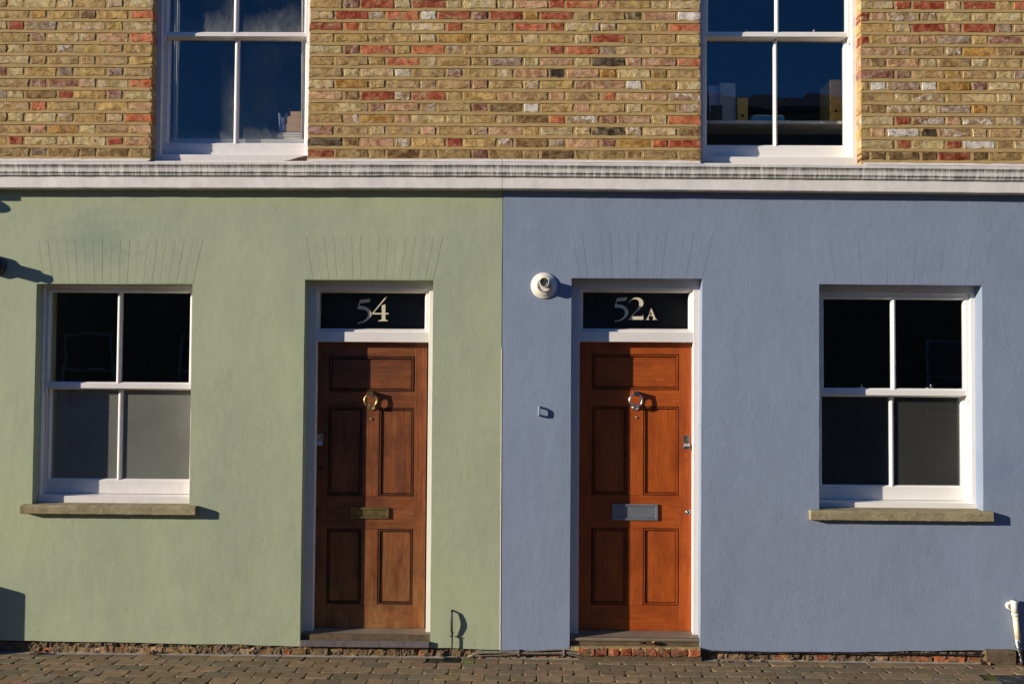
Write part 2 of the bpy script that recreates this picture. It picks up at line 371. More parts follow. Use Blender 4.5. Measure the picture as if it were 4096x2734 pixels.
def mist_up(zb, xm, col, up=False):
    """condensation: a bank along the foot of the panes, a column beside the glazing bar"""
    def f(t, p):
        x, _, z = t.sep(p); w = t.noise(t.scale(p, (2.2, 1, 1.2)), 3.0, 4, 0.6, 0.5)
        h = t.math('ADD', z, t.math('MULTIPLY', t.math('SUBTRACT', w, 0.5), -0.28))
        bank = t.rng(h, zb + 0.20 if up else zb + 0.11, zb + 0.0, 0, 0.40)
        if not up: bank = t.math('MULTIPLY', bank, t.rng(x, xm + 0.34, xm + 0.20, 0.25, 1.0))
        bank = t.math('ADD', bank, t.rng(w, 0.35, 0.7, 0.0, 0.035))
        column = t.math('MULTIPLY', t.rng(x, xm - 0.16, xm - 0.03, 0, 0.34), t.rng(x, xm + 0.02, xm - 0.01))
        column = t.math('MULTIPLY', column, t.rng(h, zb + col, zb + col * 0.45))
        body = t.math('MAXIMUM', bank, column)
        dr = t.rng(t.noise(t.scale(p, (120, 1, 12)), 1.0, 4, 0.7), 0.3, 0.7, 0.3, 1.0)
        sp = t.rng(t.noise(p, 260, 2), 0.64, 0.72, 0, 0.9)
        return t.math('MULTIPLY', t.math('MULTIPLY', body, dr), t.math('ADD', sp, 0.9))
    return f
def frost(k):
    def f(t, p): return t.rng(t.noise(p, 3.0, 4), 0.3, 0.7, k * 0.85, k * 1.1)
    return f

# object colours for bricks: base colour and how much lime-white mottling
PAL = {'R': ((0.33, 0.045, 0.014), 0.05), 'O': ((0.494, 0.115, 0.036), 0.1), 'P': ((0.484, 0.26, 0.132), 0.3), 'Y': ((0.484, 0.32, 0.098), 0.12), 'T': ((0.397, 0.255, 0.092), 0.15), 'C': ((0.515, 0.385, 0.17), 0.4), 'W': ((0.68, 0.64, 0.57), 0.9), 'B': ((0.206, 0.108, 0.034), 0.1), 'K': ((0.043, 0.028, 0.017), 0.05), 'G': ((0.299, 0.205, 0.14), 0.45), 'M': ((0.33, 0.2, 0.093), 0.95), 'V': ((0.242, 0.085, 0.055), 0.35), 'D': ((0.402, 0.2, 0.028), 0.12)}
def brick_mesh(w, h, seed, jit=0.0044, d=0.016, flush=False):
    rnd = random.Random(seed); bm = bmesh.new(); pts = []
    nx, nz = (6, 2) if w > 0.15 else (3, 2)
    for i in range(nx): pts.append((-w / 2 + w * i / nx, -h / 2))
    for i in range(nz): pts.append((w / 2, -h / 2 + h * i / nz))
    for i in range(nx): pts.append((w / 2 - w * i / nx, h / 2))
    for i in range(nz): pts.append((-w / 2, h / 2 - h * i / nz))
    pts = [(x + rnd.uniform(-jit, jit), z + rnd.uniform(-jit, jit)) for x, z in pts]
    f = [bm.verts.new((x * (1 - 0.007 / w), rnd.uniform(-0.0015, 0.0015), z * (1 - 0.007 / h))) for x, z in pts]
    e = [bm.verts.new((x, 0.004, z)) for x, z in pts]; b = [bm.verts.new((x, d, z)) for x, z in pts]
    c = bm.verts.new((rnd.uniform(-.2, .2) * w, rnd.uniform(-0.0025, 0.001), rnd.uniform(-.15, .15) * h)); n = len(pts)
    for i in range(n):
        j = (i + 1) % n
        bm.faces.new((f[i], f[j], c)); bm.faces.new((f[i], e[i], e[j], f[j])); bm.faces.new((e[i], b[i], b[j], e[j]))
    me = mesh(bm)
    return me
BM = {}
def get_brick(w, h, k, d=0.016):
    key = (round(w, 2), round(h, 3), k, d)
    if key not in BM:
        BM[key] = brick_mesh(key[0], key[1], hash(key) & 0xffff, d=d); BM[key].materials.append(M['brick'])
    return BM[key]

# ------------------------------------------------------------------ the two houses
PX = WX(2007, 1500)                                    # the party line
green = thing('terraced_house', 'sage green rendered terraced house with brown number 54 door', 'house', ((WX(0, 1500) + PX) / 2, 0, 0), 'neighbouring terraced houses')
blue = thing('terraced_house', 'slate blue rendered terraced house with orange number 52A door', 'house', ((WX(4096, 1500) + PX) / 2, 0, 0), 'neighbouring terraced houses')
XL, XR = -5.4, 5.4
PT, PB = W(2010, 760), W(1999, 2597)                   # party line top and foot
def opening(tl, tr, br, bl):
    return [W(*tl), W(*tr), W(*br), W(*bl)]
O_LL = opening((147, 1135), (770, 1135), (757, 2020), (128, 2016))
O_RL = opening((3276, 1136), (3927, 1141), (3932, 2046), (3276, 2046))
O_UL = opening((617, -352), (1248, -352), (1231, 650), (602, 648))
O_UR = opening((2797, -352), (3440, -352), (3446, 662), (2803, 660))
D_G = opening((1220, 1118), (1733, 1120), (1720, 2588), (1200, 2583))
D_B = opening((2286, 1112), (2809, 1114), (2800, 2600), (2278, 2599))
ZT = WZ(2000, 705)                                     # render runs up behind the cornice
FOOT_G = [W(0, 2558), W(600, 2570)]; FOOT_B = [W(3200, 2606), W(4050, 2597)]
def dense(q, n=10, wob=0.0022, seed=0):
    out = []
    for i in range(4): out += line(q[i], q[(i + 1) % 4], n, wob, seed + i)[:-1]
    return out
g_out = [(XL, ZT), (PT[0], ZT)] + line(PT, PB, 12, 0.003, 3) \
    + line(PB, D_G[2], 12, 0.006, 4)[1:-1] + line(D_G[2], D_G[1], 10, 0.0022, 5) + line(D_G[1], D_G[0], 5, 0.0018, 6)[1:] + line(D_G[0], D_G[3], 10, 0.0025, 7)[1:] \
    + line(D_G[3], FOOT_G[1], 14, 0.006, 8)[1:] + line(FOOT_G[1], FOOT_G[0], 14, 0.006, 9)[1:] + [(XL, FOOT_G[0][1] - 0.01)]
obj('rendered_wall', sheet([g_out, dense(O_LL, 10, 0.0025, 11)], 0.0, 0.3), M['green'], green, bevel=0.006)
b_out = [(PT[0], ZT), (XR, ZT), (XR, FOOT_B[1][1] + 0.01)] + line(FOOT_B[1], FOOT_B[0], 20, 0.006, 13) + line(FOOT_B[0], D_B[2], 12, 0.006, 14)[1:-1] \
    + line(D_B[2], D_B[1], 10, 0.0025, 15) + line(D_B[1], D_B[0], 5, 0.0018, 16)[1:] + line(D_B[0], D_B[3], 10, 0.0022, 17)[1:] \
    + line(D_B[3], (PB[0] + 0.004, PB[1] - 0.004), 10, 0.005, 18)[1:] + line((PB[0] + 0.004, PB[1] - 0.004), (PT[0] + 0.004, PT[1]), 12, 0.003, 19)[1:]
obj('rendered_wall', sheet([b_out, dense(O_RL, 10, 0.0025, 21)], -0.003, 0.3), M['blue'], blue, bevel=0.006)
# pale edge of old paint showing in the joint between the two coats
bm = bmesh.new()
for i in range(26):
    t0, t1 = i / 26, (i + 1) / 26
    if i < 9: continue
    x0, z0 = PT[0] + (PB[0] - PT[0]) * t0, PT[1] + (PB[1] - PT[1]) * t0; x1, z1 = PT[0] + (PB[0] - PT[0]) * t1, PT[1] + (PB[1] - PT[1]) * t1
    w = 0.0005 + 0.0035 * t0 + random.uniform(0, 0.0015)
    q = [bm.verts.new(p) for p in ((x0 - .001, -.001, z0), (x0 + w, -.0055, z0), (x1 + w, -.0055, z1), (x1 - .001, -.001, z1), (x0 + w, .004, z0), (x1 + w, .004, z1))]
    bm.faces.new(q[:4]); bm.faces.new((q[1], q[4], q[5], q[2]))
obj('paint_edge', mesh(bm), simple('old_pink_paint', (0.42, 0.36, 0.33), 0.8), blue)

# scored flat arches: each voussoir a thin slab of the same render
def arch(house, mat, y, tl, tr, bl, br, n, key):
    TL, TR, BL, BR = W(*tl), W(*tr), W(*bl), W(*br); e = 0.0009
    host = [c for c in house.children if c.name.startswith('rendered_wall')][0]
    for i in range(n):
        a, b = i / n, (i + 1) / n
        if i == 0: a -= 0.0
        zt = TL[1] + (TR[1] - TL[1]) * (a + b) / 2; zb = BL[1] + (BR[1] - BL[1]) * (a + b) / 2 + 0.006
        xt0, xt1 = TL[0] + (TR[0] - TL[0]) * a + e, TL[0] + (TR[0] - TL[0]) * b - e
        xb0, xb1 = BL[0] + (BR[0] - BL[0]) * a + e, BL[0] + (BR[0] - BL[0]) * b - e
        bm = bmesh.new()
        cx, cz = (xt0 + xt1 + xb0 + xb1) / 4, (zt + zb) / 2; s = 0.32 if i % 2 else 0.68
        zs = zb + (zt - zb) * s; xs0, xs1 = xb0 + (xt0 - xb0) * s, xb1 + (xt1 - xb1) * s
        def quad(p):
            r = [bm.verts.new((x - cx, 0.0, z - cz)) for x, z in p]; k = [bm.verts.new((x - cx, 0.006, z - cz)) for x, z in p]
            bm.faces.new(r)
            for q in range(4): bm.faces.new((r[q], r[(q + 1) % 4], k[(q + 1) % 4], k[q]))
        quad([(xb0, zb), (xb1, zb), (xs1, zs - e * .6), (xs0, zs - e * .6)]); quad([(xs0, zs + e * .6), (xs1, zs + e * .6), (xt1, zt), (xt0, zt)])
        obj('voussoir', mesh(bm), mat, host, (cx, y - key[i % len(key)], cz))
arch(green, M['green'], 0, (118, 958), (812, 956), (147, 1135), (772, 1135), 19, (0.0007, 0.0010, 0.0004))
arch(green, M['green'], 0, (1188, 942), (1772, 944), (1220, 1118), (1733, 1120), 16, (0.0007, 0.0004, 0.0009))
arch(blue, M['blue'], -.003, (2254, 930), (2852, 932), (2286, 1112), (2809, 1114), 16, (0.0006, 0.0010, 0.0004))
arch(blue, M['blue'], -.003, (3240, 960), (3970, 962), (3276, 1136), (3927, 1141), 19, (0.0004, 0.0006, 0.0003))

# ---------------------------------------------------------------- brick storey
ROWPX = [18, 63.5, 108, 155, 201, 247, 293, 339, 385, 431, 477, 524.5, 571, 617]
ROWZ = [WZ(2000, p) for p in ROWPX]; PITCH_Z = (ROWZ[0] - ROWZ[-1]) / 13
BH = 0.0545
ZTOP = ROWZ[0] + PITCH_Z * 24.5; ZBOT = WZ(2000, 640)
walls = {}
for house, x0, x1, hole, nm in ((green, XL, PT[0], O_UL, 31), (blue, PT[0] + 0.0005, XR, O_UR, 41)):
    outl = [(x0, ZTOP), (x1, ZTOP), (x1, ZBOT - 0.05), (x0, ZBOT - 0.05)]
    walls[house.name] = obj('brick_wall', sheet([outl, dense(hole, 26, 0.004, nm)], 0.0012, 0.3), M['mortar'], house)
    # weathered-struck bed joints: a wedge of mortar under every course
    bm = bmesh.new(); span = [(x0, min(hole[0][0], hole[3][0]) - 0.004), (max(hole[1][0], hole[2][0]) + 0.004, x1)]
    for k in range(-24, 14):
        z = (ROWZ[k] if k >= 0 else ROWZ[0] - k * PITCH_Z) - PITCH_Z / 2
        segs = span if ZBOT - .1 < z < hole[0][1] else [(x0, x1)]
        for a, b in segs:
            n = max(2, int((b - a) / 0.03)); top = []; bot = []; back = []
            for i in range(n + 1):
                x = a + (b - a) * i / n; w = 0.0045 * mnoise.noise(Vector((x * 4, z * 31, 2.2))) + 0.002 * mnoise.noise(Vector((x * 21, z * 31, 2.2))); w2 = 0.006 * mnoise.noise(Vector((x * 11, z * 17, 9.2)))
                top.append(bm.verts.new((x, 0.0005, z + 0.0105 + w2))); bot.append(bm.verts.new((x, -0.0042, z - 0.0095 + w))); back.append(bm.verts.new((x, 0.0013, z - 0.011 + w)))
            for i in range(n):
                bm.faces.new((top[i], top[i + 1], bot[i + 1], bot[i])); bm.faces.new((bot[i], bot[i + 1], back[i + 1], back[i]))
    obj('mortar_bed', mesh(bm), M['mortar'], walls[house.name])

# colours read off the photograph, course by course (left of the left window / between the windows / right of the right window)
LCOL = ['TCCCTCC', 'TDYBYO', 'CRGCCYC', 'TVCMPO', 'TCTMYTT', 'CTTTTY', 'VCYGYGT', 'TVVPCO', 'GCBRYVC', 'TOTYYP', 'TCCMYCO', 'TPDCTP', 'YRCCCRP', 'TGTTTT']
MCOL = ['YVRCRCCCPROPYCC', 'CRMOWRVRDRTTKPW', 'ROTCCOYTOOCCTTO', 'YYTYCDYYCYCRTTC', 'CVOTOMTCYROGCPY', 'TTTOCYTGCPCKPPO', 'TCCWTVYCPKPDCTT',
        'CDTTMTPTCYPPWYC', 'PBRMRTYPTPTOPPM', 'YCVPMTVBWYPTCYM', 'TMDPCCYCBOMVPCO', 'VTCTPYMPYCCKMCB', 'KBPMYRYMBGPVDOR', 'RTTBTTVTTBTTTTT']
RCOL = ['CRRCRYO', 'RPMMCCC', 'YCRPRGC', 'RYPPGYV', 'PMTMDTB', 'PBPCTCT', 'VVTDTCG', 'TWGWDVC', 'TCMYCCY', 'TBMCGDT', 'CRMPMCG', 'YPWKMCT', 'CRCRWTC', 'BBBBRBT']
REG = [(-40, 607, 64, 154, 198.0, LCOL), (1240, 2800, 1406, 1303.5, 205.4, MCOL), (3446, 4180, 3611, 3715, 203.3, RCOL)]
HW, JX = 56.0, 11.0           # header width and joint in photo pixels
def course_bricks(xa, xb, centre, pitch):
    """split xa..xb of one Flemish-bond course into bricks"""
    edges = []; k = math.floor((xa - centre) / pitch) - 1
    while centre + k * pitch - HW / 2 < xb:
        c = centre + k * pitch; edges.append((c - HW / 2 - JX / 2, c + HW / 2 + JX / 2)); edges.append((c + HW / 2 + JX / 2, c + pitch - HW / 2 - JX / 2)); k += 1
    out = []
    for a, b in edges:
        a2, b2 = max(a, xa), min(b, xb)
        if b2 - a2 > 30: out.append([a2, b2])
        elif b2 - a2 > 0 and out and b2 == xb: out[-1][1] = xb
        elif b2 - a2 > 0 and a2 == xa: out.append([a2, b2])
    if len(out) > 1 and out[0][1] - out[0][0] <= 30: out[1][0] = out[0][0]; out.pop(0)
    return out
def add_brick(X0, X1, z, code, dirty=0.0, deep=False):
    xc = (X0 + X1) / 2; h = blue if xc > PT[0] else green; w = max(0.05, X1 - X0)
    o = bpy.data.objects.new('brick', get_brick(w, BH, random.randrange(5), 0.1 if deep else 0.016)); C.objects.link(o)
    place(o, walls[h.name], (xc, -0.0022 + random.uniform(-0.0012, 0.0018), z + random.uniform(-.0015, .0015)))
    o.scale.x = w / round(w, 2); o.scale.z = random.uniform(0.93, 1.13); o.rotation_euler.y = random.uniform(-.006, .006)
    c, mo = PAL[code]; j = random.uniform(0.86, 1.12); dk = 1 - 0.48 * dirty
    o.color = (c[0] * j * dk, c[1] * j * random.uniform(.95, 1.05) * dk, c[2] * j * random.uniform(.92, 1.08) * dk, min(1, mo * random.uniform(.6, 1.2)) * (1 - dirty))
for r in range(-2, 14):
    z = ROWZ[r] if r >= 0 else ROWZ[0] - r * PITCH_Z
    py = ROWPX[r] if r >= 0 else ROWPX[0] + r * 45.7
    for xa, xb, c0, c1, pt, cols in REG:
        bricks = course_bricks(xa, xb, c0 if r % 2 == 0 else c1, pt); seq = cols[r] if r >= 0 else None
        for i, (a, b) in enumerate(bricks):
            code = seq[min(i, len(seq) - 1)] if seq else random.choice('TTYCTRPCYGTO')
            pya = py + (0 if xa < 3000 else 16)
            X0 = WX(a, pya) + (JX / 2 / 581 if a > xa + 1 else 0.002); X1 = WX(b, pya) - (JX / 2 / 581 if b < xb - 1 else 0.002)
            deep = (i == 0 and xa > 0) or (i == len(bricks) - 1 and xb < 4000)
            if deep:        # the bricks that turn into the window reveals
                q = {607: (O_UL[0], O_UL[3]), 1240: (O_UL[1], O_UL[2]), 2800: (O_UR[0], O_UR[3]), 3446: (O_UR[1], O_UR[2])}[xa if i == 0 else xb]
                u = (z - q[1][1]) / (q[0][1] - q[1][1]); ed = q[1][0] + (q[0][0] - q[1][0]) * u
                if i == 0: X0 = ed - 0.0025
                else: X1 = ed + 0.0025
            add_brick(X0, X1, z, code, 0.75 if r == 13 else (0.12 if r == 12 else 0), deep)
# courses above and beside the picture, joined
for house, x0, x1, hole in ((green, XL, PT[0], O_UL), (blue, PT[0], XR, O_UR)):
    bm = bmesh.new(); seg = 0.354
    for r in range(-24, 14):
        z = ROWZ[r] if r >= 0 else ROWZ[0] - r * PITCH_Z
        x = x0 + (0.177 if r % 2 else 0.0); i = 0
        while x < x1 - 0.05:
            w = 0.22 if i % 2 == 0 else 0.097; a, b = x + .002, min(x + w, x1 - .004); x += w + 0.0185; i += 1
            inwin = b > min(hole[0][0], hole[3][0]) and a < max(hole[1][0], hole[2][0]) and z < hole[0][1] + 0.02
            if inwin: continue
            if r >= -2 and b > WX(-40, 300) - 0.02 and a < WX(4180, 300) + 0.02: continue
            me = get_brick(b - a, BH, random.randrange(5))
            vs = [bm.verts.new((v.co.x + (a + b) / 2, v.co.y - 0.003, v.co.z + z)) for v in me.vertices]
            for p in me.polygons: bm.faces.new([vs[q] for q in p.vertices])
    o = obj('brickwork', mesh(bm), M['brick_stuff'], walls[house.name]); o['kind'] = 'stuff'

# ---------------------------------------------------------------- cornice
def zc(py): return WZ(2000, py) - WZ(2000, 750)
PROF = [(-0.0005, 634, 0), (-0.012, 640, 0.05), (-0.0955, 648.5, 0.15), (-0.1005, 651, 0.1), (-0.1005, 661, 0.35), (-0.095, 663.5, 1.0), (-0.0915, 667, 0.85), (-0.088, 673, 0.45), (-0.088, 680, 0.35), (-0.0915, 687, 0.65), (-0.095, 690, 1.0), (-0.088, 691.5, 1.0), (-0.088, 700, 0.6), (-0.0855, 702.5, 0.8), (-0.075, 703, 0.4), (-0.075, 712, 0.05), (-0.075, 747, 0.02), (-0.0725, 750, 0.35), (0.0, 751.5, 0.3)]
def cornice_z(px):      # the underside sags a little, as the old moulding does
    pts = [(-1200, 748), (0, 750), (1000, 751), (2010, 753), (2700, 759), (3100, 762), (4096, 772), (5300, 786)]
    for (a, b), (c, d) in zip(pts, pts[1:]):
        if a <= px <= c: return b + (d - b) * (px - a) / (c - a)
def cornice(house, pa, pb):
    bm = bmesh.new(); lay = bm.verts.layers.float.new('dirt'); n = int((pb - pa) / 30); rows = []
    for i in range(n + 1):
        px = pa + (pb - pa) * i / n; py = cornice_z(px); x, zb = W(px, py, -0.08); x = max(XL, min(XR, x)); row = []
        for y, q, dt in PROF:
            wob = 0.0018 * mnoise.noise(Vector((x * 6, q * .05, 3.3))) + 0.001 * mnoise.noise(Vector((x * 25, q * .2, 1.3)))
            v = bm.verts.new((x, y + (wob if y < -.02 else 0), zb + zc(q) + wob)); v[lay] = dt; row.append(v)
        rows.append(row)
    for a, b in zip(rows, rows[1:]):
        for k in range(len(PROF) - 1): bm.faces.new((a[k], a[k + 1], b[k + 1], b[k]))
    bm.faces.new(rows[0]); bm.faces.new(list(reversed(rows[-1])))
    obj('cornice', mesh(bm), M['cornice'], house)
cornice(green, -1050, 2008); cornice(blue, 2009.5, 5200)
# lumpy white flaunching along the foot of the brickwork
for house, a, b in ((green, -1000, 600), (green, 1236, 2008), (blue, 2009.5, 2800), (blue, 3450, 5100)):
    bm = bmesh.new(); n = int((b - a) / 16); rows = []
    for i in range(n + 1):
        px = a + (b - a) * i / n; py = cornice_z(px); x, zt = W(px, py - 116, -0.008); z3 = WZ(px, py, -0.08) + zc(648)
        w = 0.004 * mnoise.noise(Vector((x * 9, 0, 7))) + 0.003 * mnoise.noise(Vector((x * 37, 0, 7)))
        rows.append([bm.verts.new((x, 0.003, zt + 0.004 + w)), bm.verts.new((x, -0.010, zt - 0.003 + w)), bm.verts.new((x, -0.022, zt - 0.016 + w * .5)), bm.verts.new((x, -0.094, z3 + .0015))])
    for p, q in zip(rows, rows[1:]):
        for k in range(3): bm.faces.new((p[k], p[k + 1], q[k + 1], q[k]))
    obj('cornice_flaunching', mesh(bm), M['white_old'], house, smooth=True)

# ---------------------------------------------------------------- sash windows
def sash(bm, x0, x1, z0, z1, gx0, gx1, gz0, gz1, mx0, mx1, yf, th=0.042):
    c, d = 0.011, 0.015
    def sideways(a, b, flip):   # stile polygon in x, glass side at b
        s = 1 if b > a else -1
        return [(a, yf), (b - s * c, yf), (b, yf + d), (b, yf + th), (a, yf + th)]
    prism(bm, sideways(x0, gx0, 0), 'z', z0, z1); prism(bm, sideways(x1, gx1, 1), 'z', z0, z1)
    e = 0.0007
    def rail(a, b):
        s = 1 if b > a else -1
        return [(a + s * e, yf + e), (b - s * c, yf + e), (b, yf + e + d), (b, yf + th - e), (a + s * e, yf + th - e)]
    prism(bm, rail(z0, gz0), 'x', gx0 - 0.012, gx1 + 0.012); prism(bm, rail(z1, gz1), 'x', gx0 - 0.012, gx1 + 0.012)
    m = (mx0 + mx1) / 2; h = (mx1 - mx0) / 2
    prism(bm, [(m - h * .28, yf + .003), (m + h * .28, yf + .003), (m + h, yf + d), (m + h, yf + th - .004), (m - h, yf + th - .004), (m - h, yf + d)], 'z', gz0 - 0.008, gz1 + 0.008)
def window(house, op, paint, up, lo, yu, yl, uz, rail, lz, brail, sill, panes, horns=True, y_sill=None):
    """up/lo: glass edges (x0, m0, m1, x1) in photo px for upper and lower sash; z values in photo px"""
    pxm = (up[0] + up[3]) / 2
    ux = [WX(p, (uz[0] + uz[1]) / 2 if uz[0] is not None else uz[1], yu) for p in up]
    lx = [WX(p, (lz[0] + lz[1]) / 2, yl) for p in lo]
    gx0, gx1 = (ux[0] + lx[0]) / 2, (ux[3] + lx[3]) / 2
    mx0, mx1 = (ux[1] + lx[1]) / 2, (ux[2] + lx[2]) / 2
    Z = lambda py, y: WZ(pxm, py, y)
    gl0, gl1 = Z(lz[1], yl), Z(lz[0], yl); rz0, rz1 = Z(rail[1], yu), Z(rail[0], yu)
    bz0 = Z(brail, yl); gu0 = Z(uz[1], yu)
    gu1 = Z(uz[0], yu) if uz[0] is not None else gu0 + (gl1 - gl0) * 0.985
    st = 0.042; x0, x1 = gx0 - st, gx1 + st; ft = gu1 + 0.045; bf = yu - 0.019
    ys = y_sill if y_sill is not None else bf - 0.012
    zs = Z(sill, ys)
    ox0, ox1 = min(op[0][0], op[3][0]) - 0.03, max(op[1][0], op[2][0]) + 0.03
    bm = bmesh.new()
    box(bm, min(ox0, x0 - 0.05), x0 + 0.006, bf, yl + 0.07, zs, ft + 0.06); box(bm, x1 - 0.006, max(ox1, x1 + 0.05), bf, yl + 0.07, zs, ft + 0.06)
    box(bm, x0 + 0.0065, x1 - 0.0065, bf + 0.0006, yl + 0.07, ft - 0.006, ft + 0.06)
    # staff bead that the lower sash slides behind
    box(bm, x0 + 0.006, x0 + 0.016, yu + 0.034, yl + 0.001, bz0, rz1 - .03); box(bm, x1 - 0.016, x1 - 0.006, yu + 0.034, yl + 0.001, bz0, rz1 - .03)
    # sloping timber sill
    prism(bm, [(zs, ys), (bz0 - 0.010, ys), (bz0 - 0.002, yl + 0.002), (bz0 - 0.002, yl + 0.08), (zs, yl + 0.08)], 'x', min(ox0, x0 - .03) + 0.031, max(ox1, x1 + .03) - 0.031)
    win = obj('window', mesh(bm), paint, house, bevel=0.002)
    bm = bmesh.new(); sash(bm, x0, x1, rz0, ft, gx0, gx1, gu0, gu1, mx0, mx1, yu); 
    if horns:
        for s, xa in ((1, x0), (-1, x1)):
            prism(bm, [(rz0 - .045, yu + .008), (rz0 - .036, yu + .002), (rz0 + .002, yu + .0012), (rz0 + .002, yu + .03), (rz0 - .045, yu + .03)], 'x', min(xa, xa + s * .024), max(xa, xa + s * .024))
    obj('upper_sash', mesh(bm), paint, win, bevel=0.0015)
    bm = bmesh.new(); sash(bm, x0 + .001, x1 - .001, bz0, rz1 + 0.004, gx0, gx1, gl0, gl1, mx0, mx1, yl)
    obj('lower_sash', mesh(bm), paint, win, bevel=0.0015)
    for a, b, za, zb_, y, k in ((gx0, mx0, gu0, gu1, yu, 0), (mx1, gx1, gu0, gu1, yu, 1), (gx0, mx0, gl0, gl1, yl, 2), (mx1, gx1, gl0, gl1, yl, 3)):
        bm = bmesh.new(); q = [bm.verts.new(p) for p in ((a - .006, y + .02, za - .006), (b + .006, y + .02, za - .006), (b + .006, y + .02, zb_ + .006), (a - .006, y + .02, zb_ + .006))]
        bm.faces.new(q); obj('pane', mesh(bm), panes[k], win)
    return win, dict(gx0=gx0, gx1=gx1, mx0=mx0, mx1=mx1, gu0=gu0, gu1=gu1, gl0=gl0, gl1=gl1, rz1=rz1, yl=yl, yu=yu, bz0=bz0)
gl = M['glass']
ZMIST = WZ(900, 560)
M['mist_low'] = m_glass('misted_glass_lower', mist_up(ZMIST, WX(942, 400), 0.62)); M['mist_up'] = m_glass('misted_glass_upper', mist_up(WZ(900, 115), WX(942, 60), 0.34, True))
M['frost_g'] = m_glass('frosted_glass_pale', frost(0.36)); M['frost_b'] = m_glass('frosted_glass_dark', frost(0.085))
w_ll, i_ll = window(green, O_LL, M['white_old'], (204, 464, 482, 757), (198, 469, 487, 757), 0.100, 0.145, (1170, 1527), (1529, 1553), (1558, 1914), 1973, 2011, (gl, gl, M['frost_g'], M['frost_g']))
w_rl, i_rl = window(blue, O_RL, M['white_new'], (3296, 3566, 3584.5, 3856), (3290, 3561, 3579, 3849), 0.128, 0.177, (1197, 1552), (1554, 1581), (1587, 1940), 1998, 2033, (gl, gl, M['frost_b'], M['frost_b']))
w_ul, i_ul = window(green, O_UL, M['white_old'], (673, 936, 952, 1219), (676, 932, 952, 1216), 0.098, 0.138, (None, 126), (126, 146), (158, 570), 622, 648, (M['mist_up'], M['mist_up'], M['mist_low'], M['mist_low']))
w_ur, i_ur = window(blue, O_UR, M['white_new'], (2831, 3098.5, 3114, 3380), (2831, 3098.5, 3114, 3380), 0.111, 0.159, (None, 125), (125, 147), (160, 579), 632, 660, (M['double_glass'],) * 4)
# rotten corner of the upper left timber sill
bm = bmesh.new(); ysl = 0.098 - 0.019 - 0.012; P_ = [(1080, 649), (1130, 644.5), (1160, 640), (1192, 630), (1226, 623), (1230, 626), (1224, 649)]
q0 = [bm.verts.new((*[W(a, b, ysl)[0]], ysl - .0012, W(a, b, ysl)[1])) for a, b in P_]; q1 = [bm.verts.new((v.co.x, ysl + .03, v.co.z)) for v in q0]
bm.faces.new(q0)
for i in range(len(q0)): bm.faces.new((q0[i], q0[(i + 1) % len(q0)], q1[(i + 1) % len(q0)], q1[i]))
obj('rotten_sill_corner', mesh(bm), simple('rotten_wood', (0.06, 0.035, 0.018), 0.95, 0, 0.5, 60, 0.004), w_ul)
# sash fasteners
for inf, win, fr in ((i_rl, w_rl, (0.285, 0.785)), (i_ur, w_ur, (0.285, 0.785))):
    for f in fr:
        x = inf['gx0'] + (inf['gx1'] - inf['gx0']) * f; z = inf['rz1'] + 0.004; y = inf['yl'] + 0.012; bm = bmesh.new()
        box(bm, x - .035, x + .014, y - .008, y + .008, z, z + .006); tube(bm, [(x, y, z + .005), (x, y, z + .018)], .004, 8)
        bmesh.ops.create_uvsphere(bm, u_segments=10, v_segments=8, radius=.0075, matrix=Matrix.Translation((x, y, z + .022)))
        obj('sash_fastener', mesh(bm), M['steel'], win, smooth=True)
# stone sills
def stone_sill(house, px0, px1, top, bot, proj, seed, back=0.1):
    pm = (px0 + px1) / 2; x0, zt = W(px0, top, -proj); x1, zb = W(px1, bot, -proj)
    zt = WZ(pm, top, -proj); zb = WZ(pm, bot, -proj); bm = bmesh.new(); n = 60; rows = []
    for i in range(n + 1):
        x = x0 + (x1 - x0) * i / n; e = lambda k: 0.0016 * mnoise.noise(Vector((x * 9, k * 3.1, seed))) + (0.0018 * mnoise.noise(Vector((x * 60, k * 5.1, seed))) if k in (1, 4) else 0)
        rows.append([bm.verts.new(p) for p in ((x, back, zt + 0.010), (x, -proj + .008, zt + .002 + e(1)), (x, -proj + e(2), zt - .005 + e(1)), (x, -proj + e(3), zb + .004 + e(4)), (x, -proj + .006, zb + e(4)), (x, back, zb + .001))])
    for a, b in zip(rows, rows[1:]):
        for k in range(5): bm.faces.new((a[k], a[k + 1], b[k + 1], b[k]))
    bm.faces.new(rows[0]); bm.faces.new(list(reversed(rows[-1])))
    obj('window_sill', mesh(bm), M['sill_stone'], house)
stone_sill(green, 79, 779, 2024, 2057, 0.055, 2.0, 0.1); stone_sill(blue, 3244, 3975, 2046, 2083, 0.053, 8.0, 0.12)

# rooms behind the windows, dark but real
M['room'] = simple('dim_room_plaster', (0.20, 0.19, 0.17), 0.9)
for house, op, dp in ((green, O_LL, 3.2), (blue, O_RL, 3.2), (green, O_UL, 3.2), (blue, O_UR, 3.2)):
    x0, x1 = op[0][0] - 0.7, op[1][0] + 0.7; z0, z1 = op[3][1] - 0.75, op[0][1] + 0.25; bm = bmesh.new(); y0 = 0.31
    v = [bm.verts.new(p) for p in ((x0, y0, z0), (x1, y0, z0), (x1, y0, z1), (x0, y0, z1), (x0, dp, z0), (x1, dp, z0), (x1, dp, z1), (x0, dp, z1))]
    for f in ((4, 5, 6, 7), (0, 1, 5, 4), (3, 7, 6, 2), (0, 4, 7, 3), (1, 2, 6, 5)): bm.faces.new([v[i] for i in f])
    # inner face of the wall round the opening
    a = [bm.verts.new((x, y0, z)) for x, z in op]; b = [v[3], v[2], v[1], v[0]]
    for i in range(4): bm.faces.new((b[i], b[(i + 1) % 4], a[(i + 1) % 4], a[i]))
    obj('room', mesh(bm), M['room'], house)

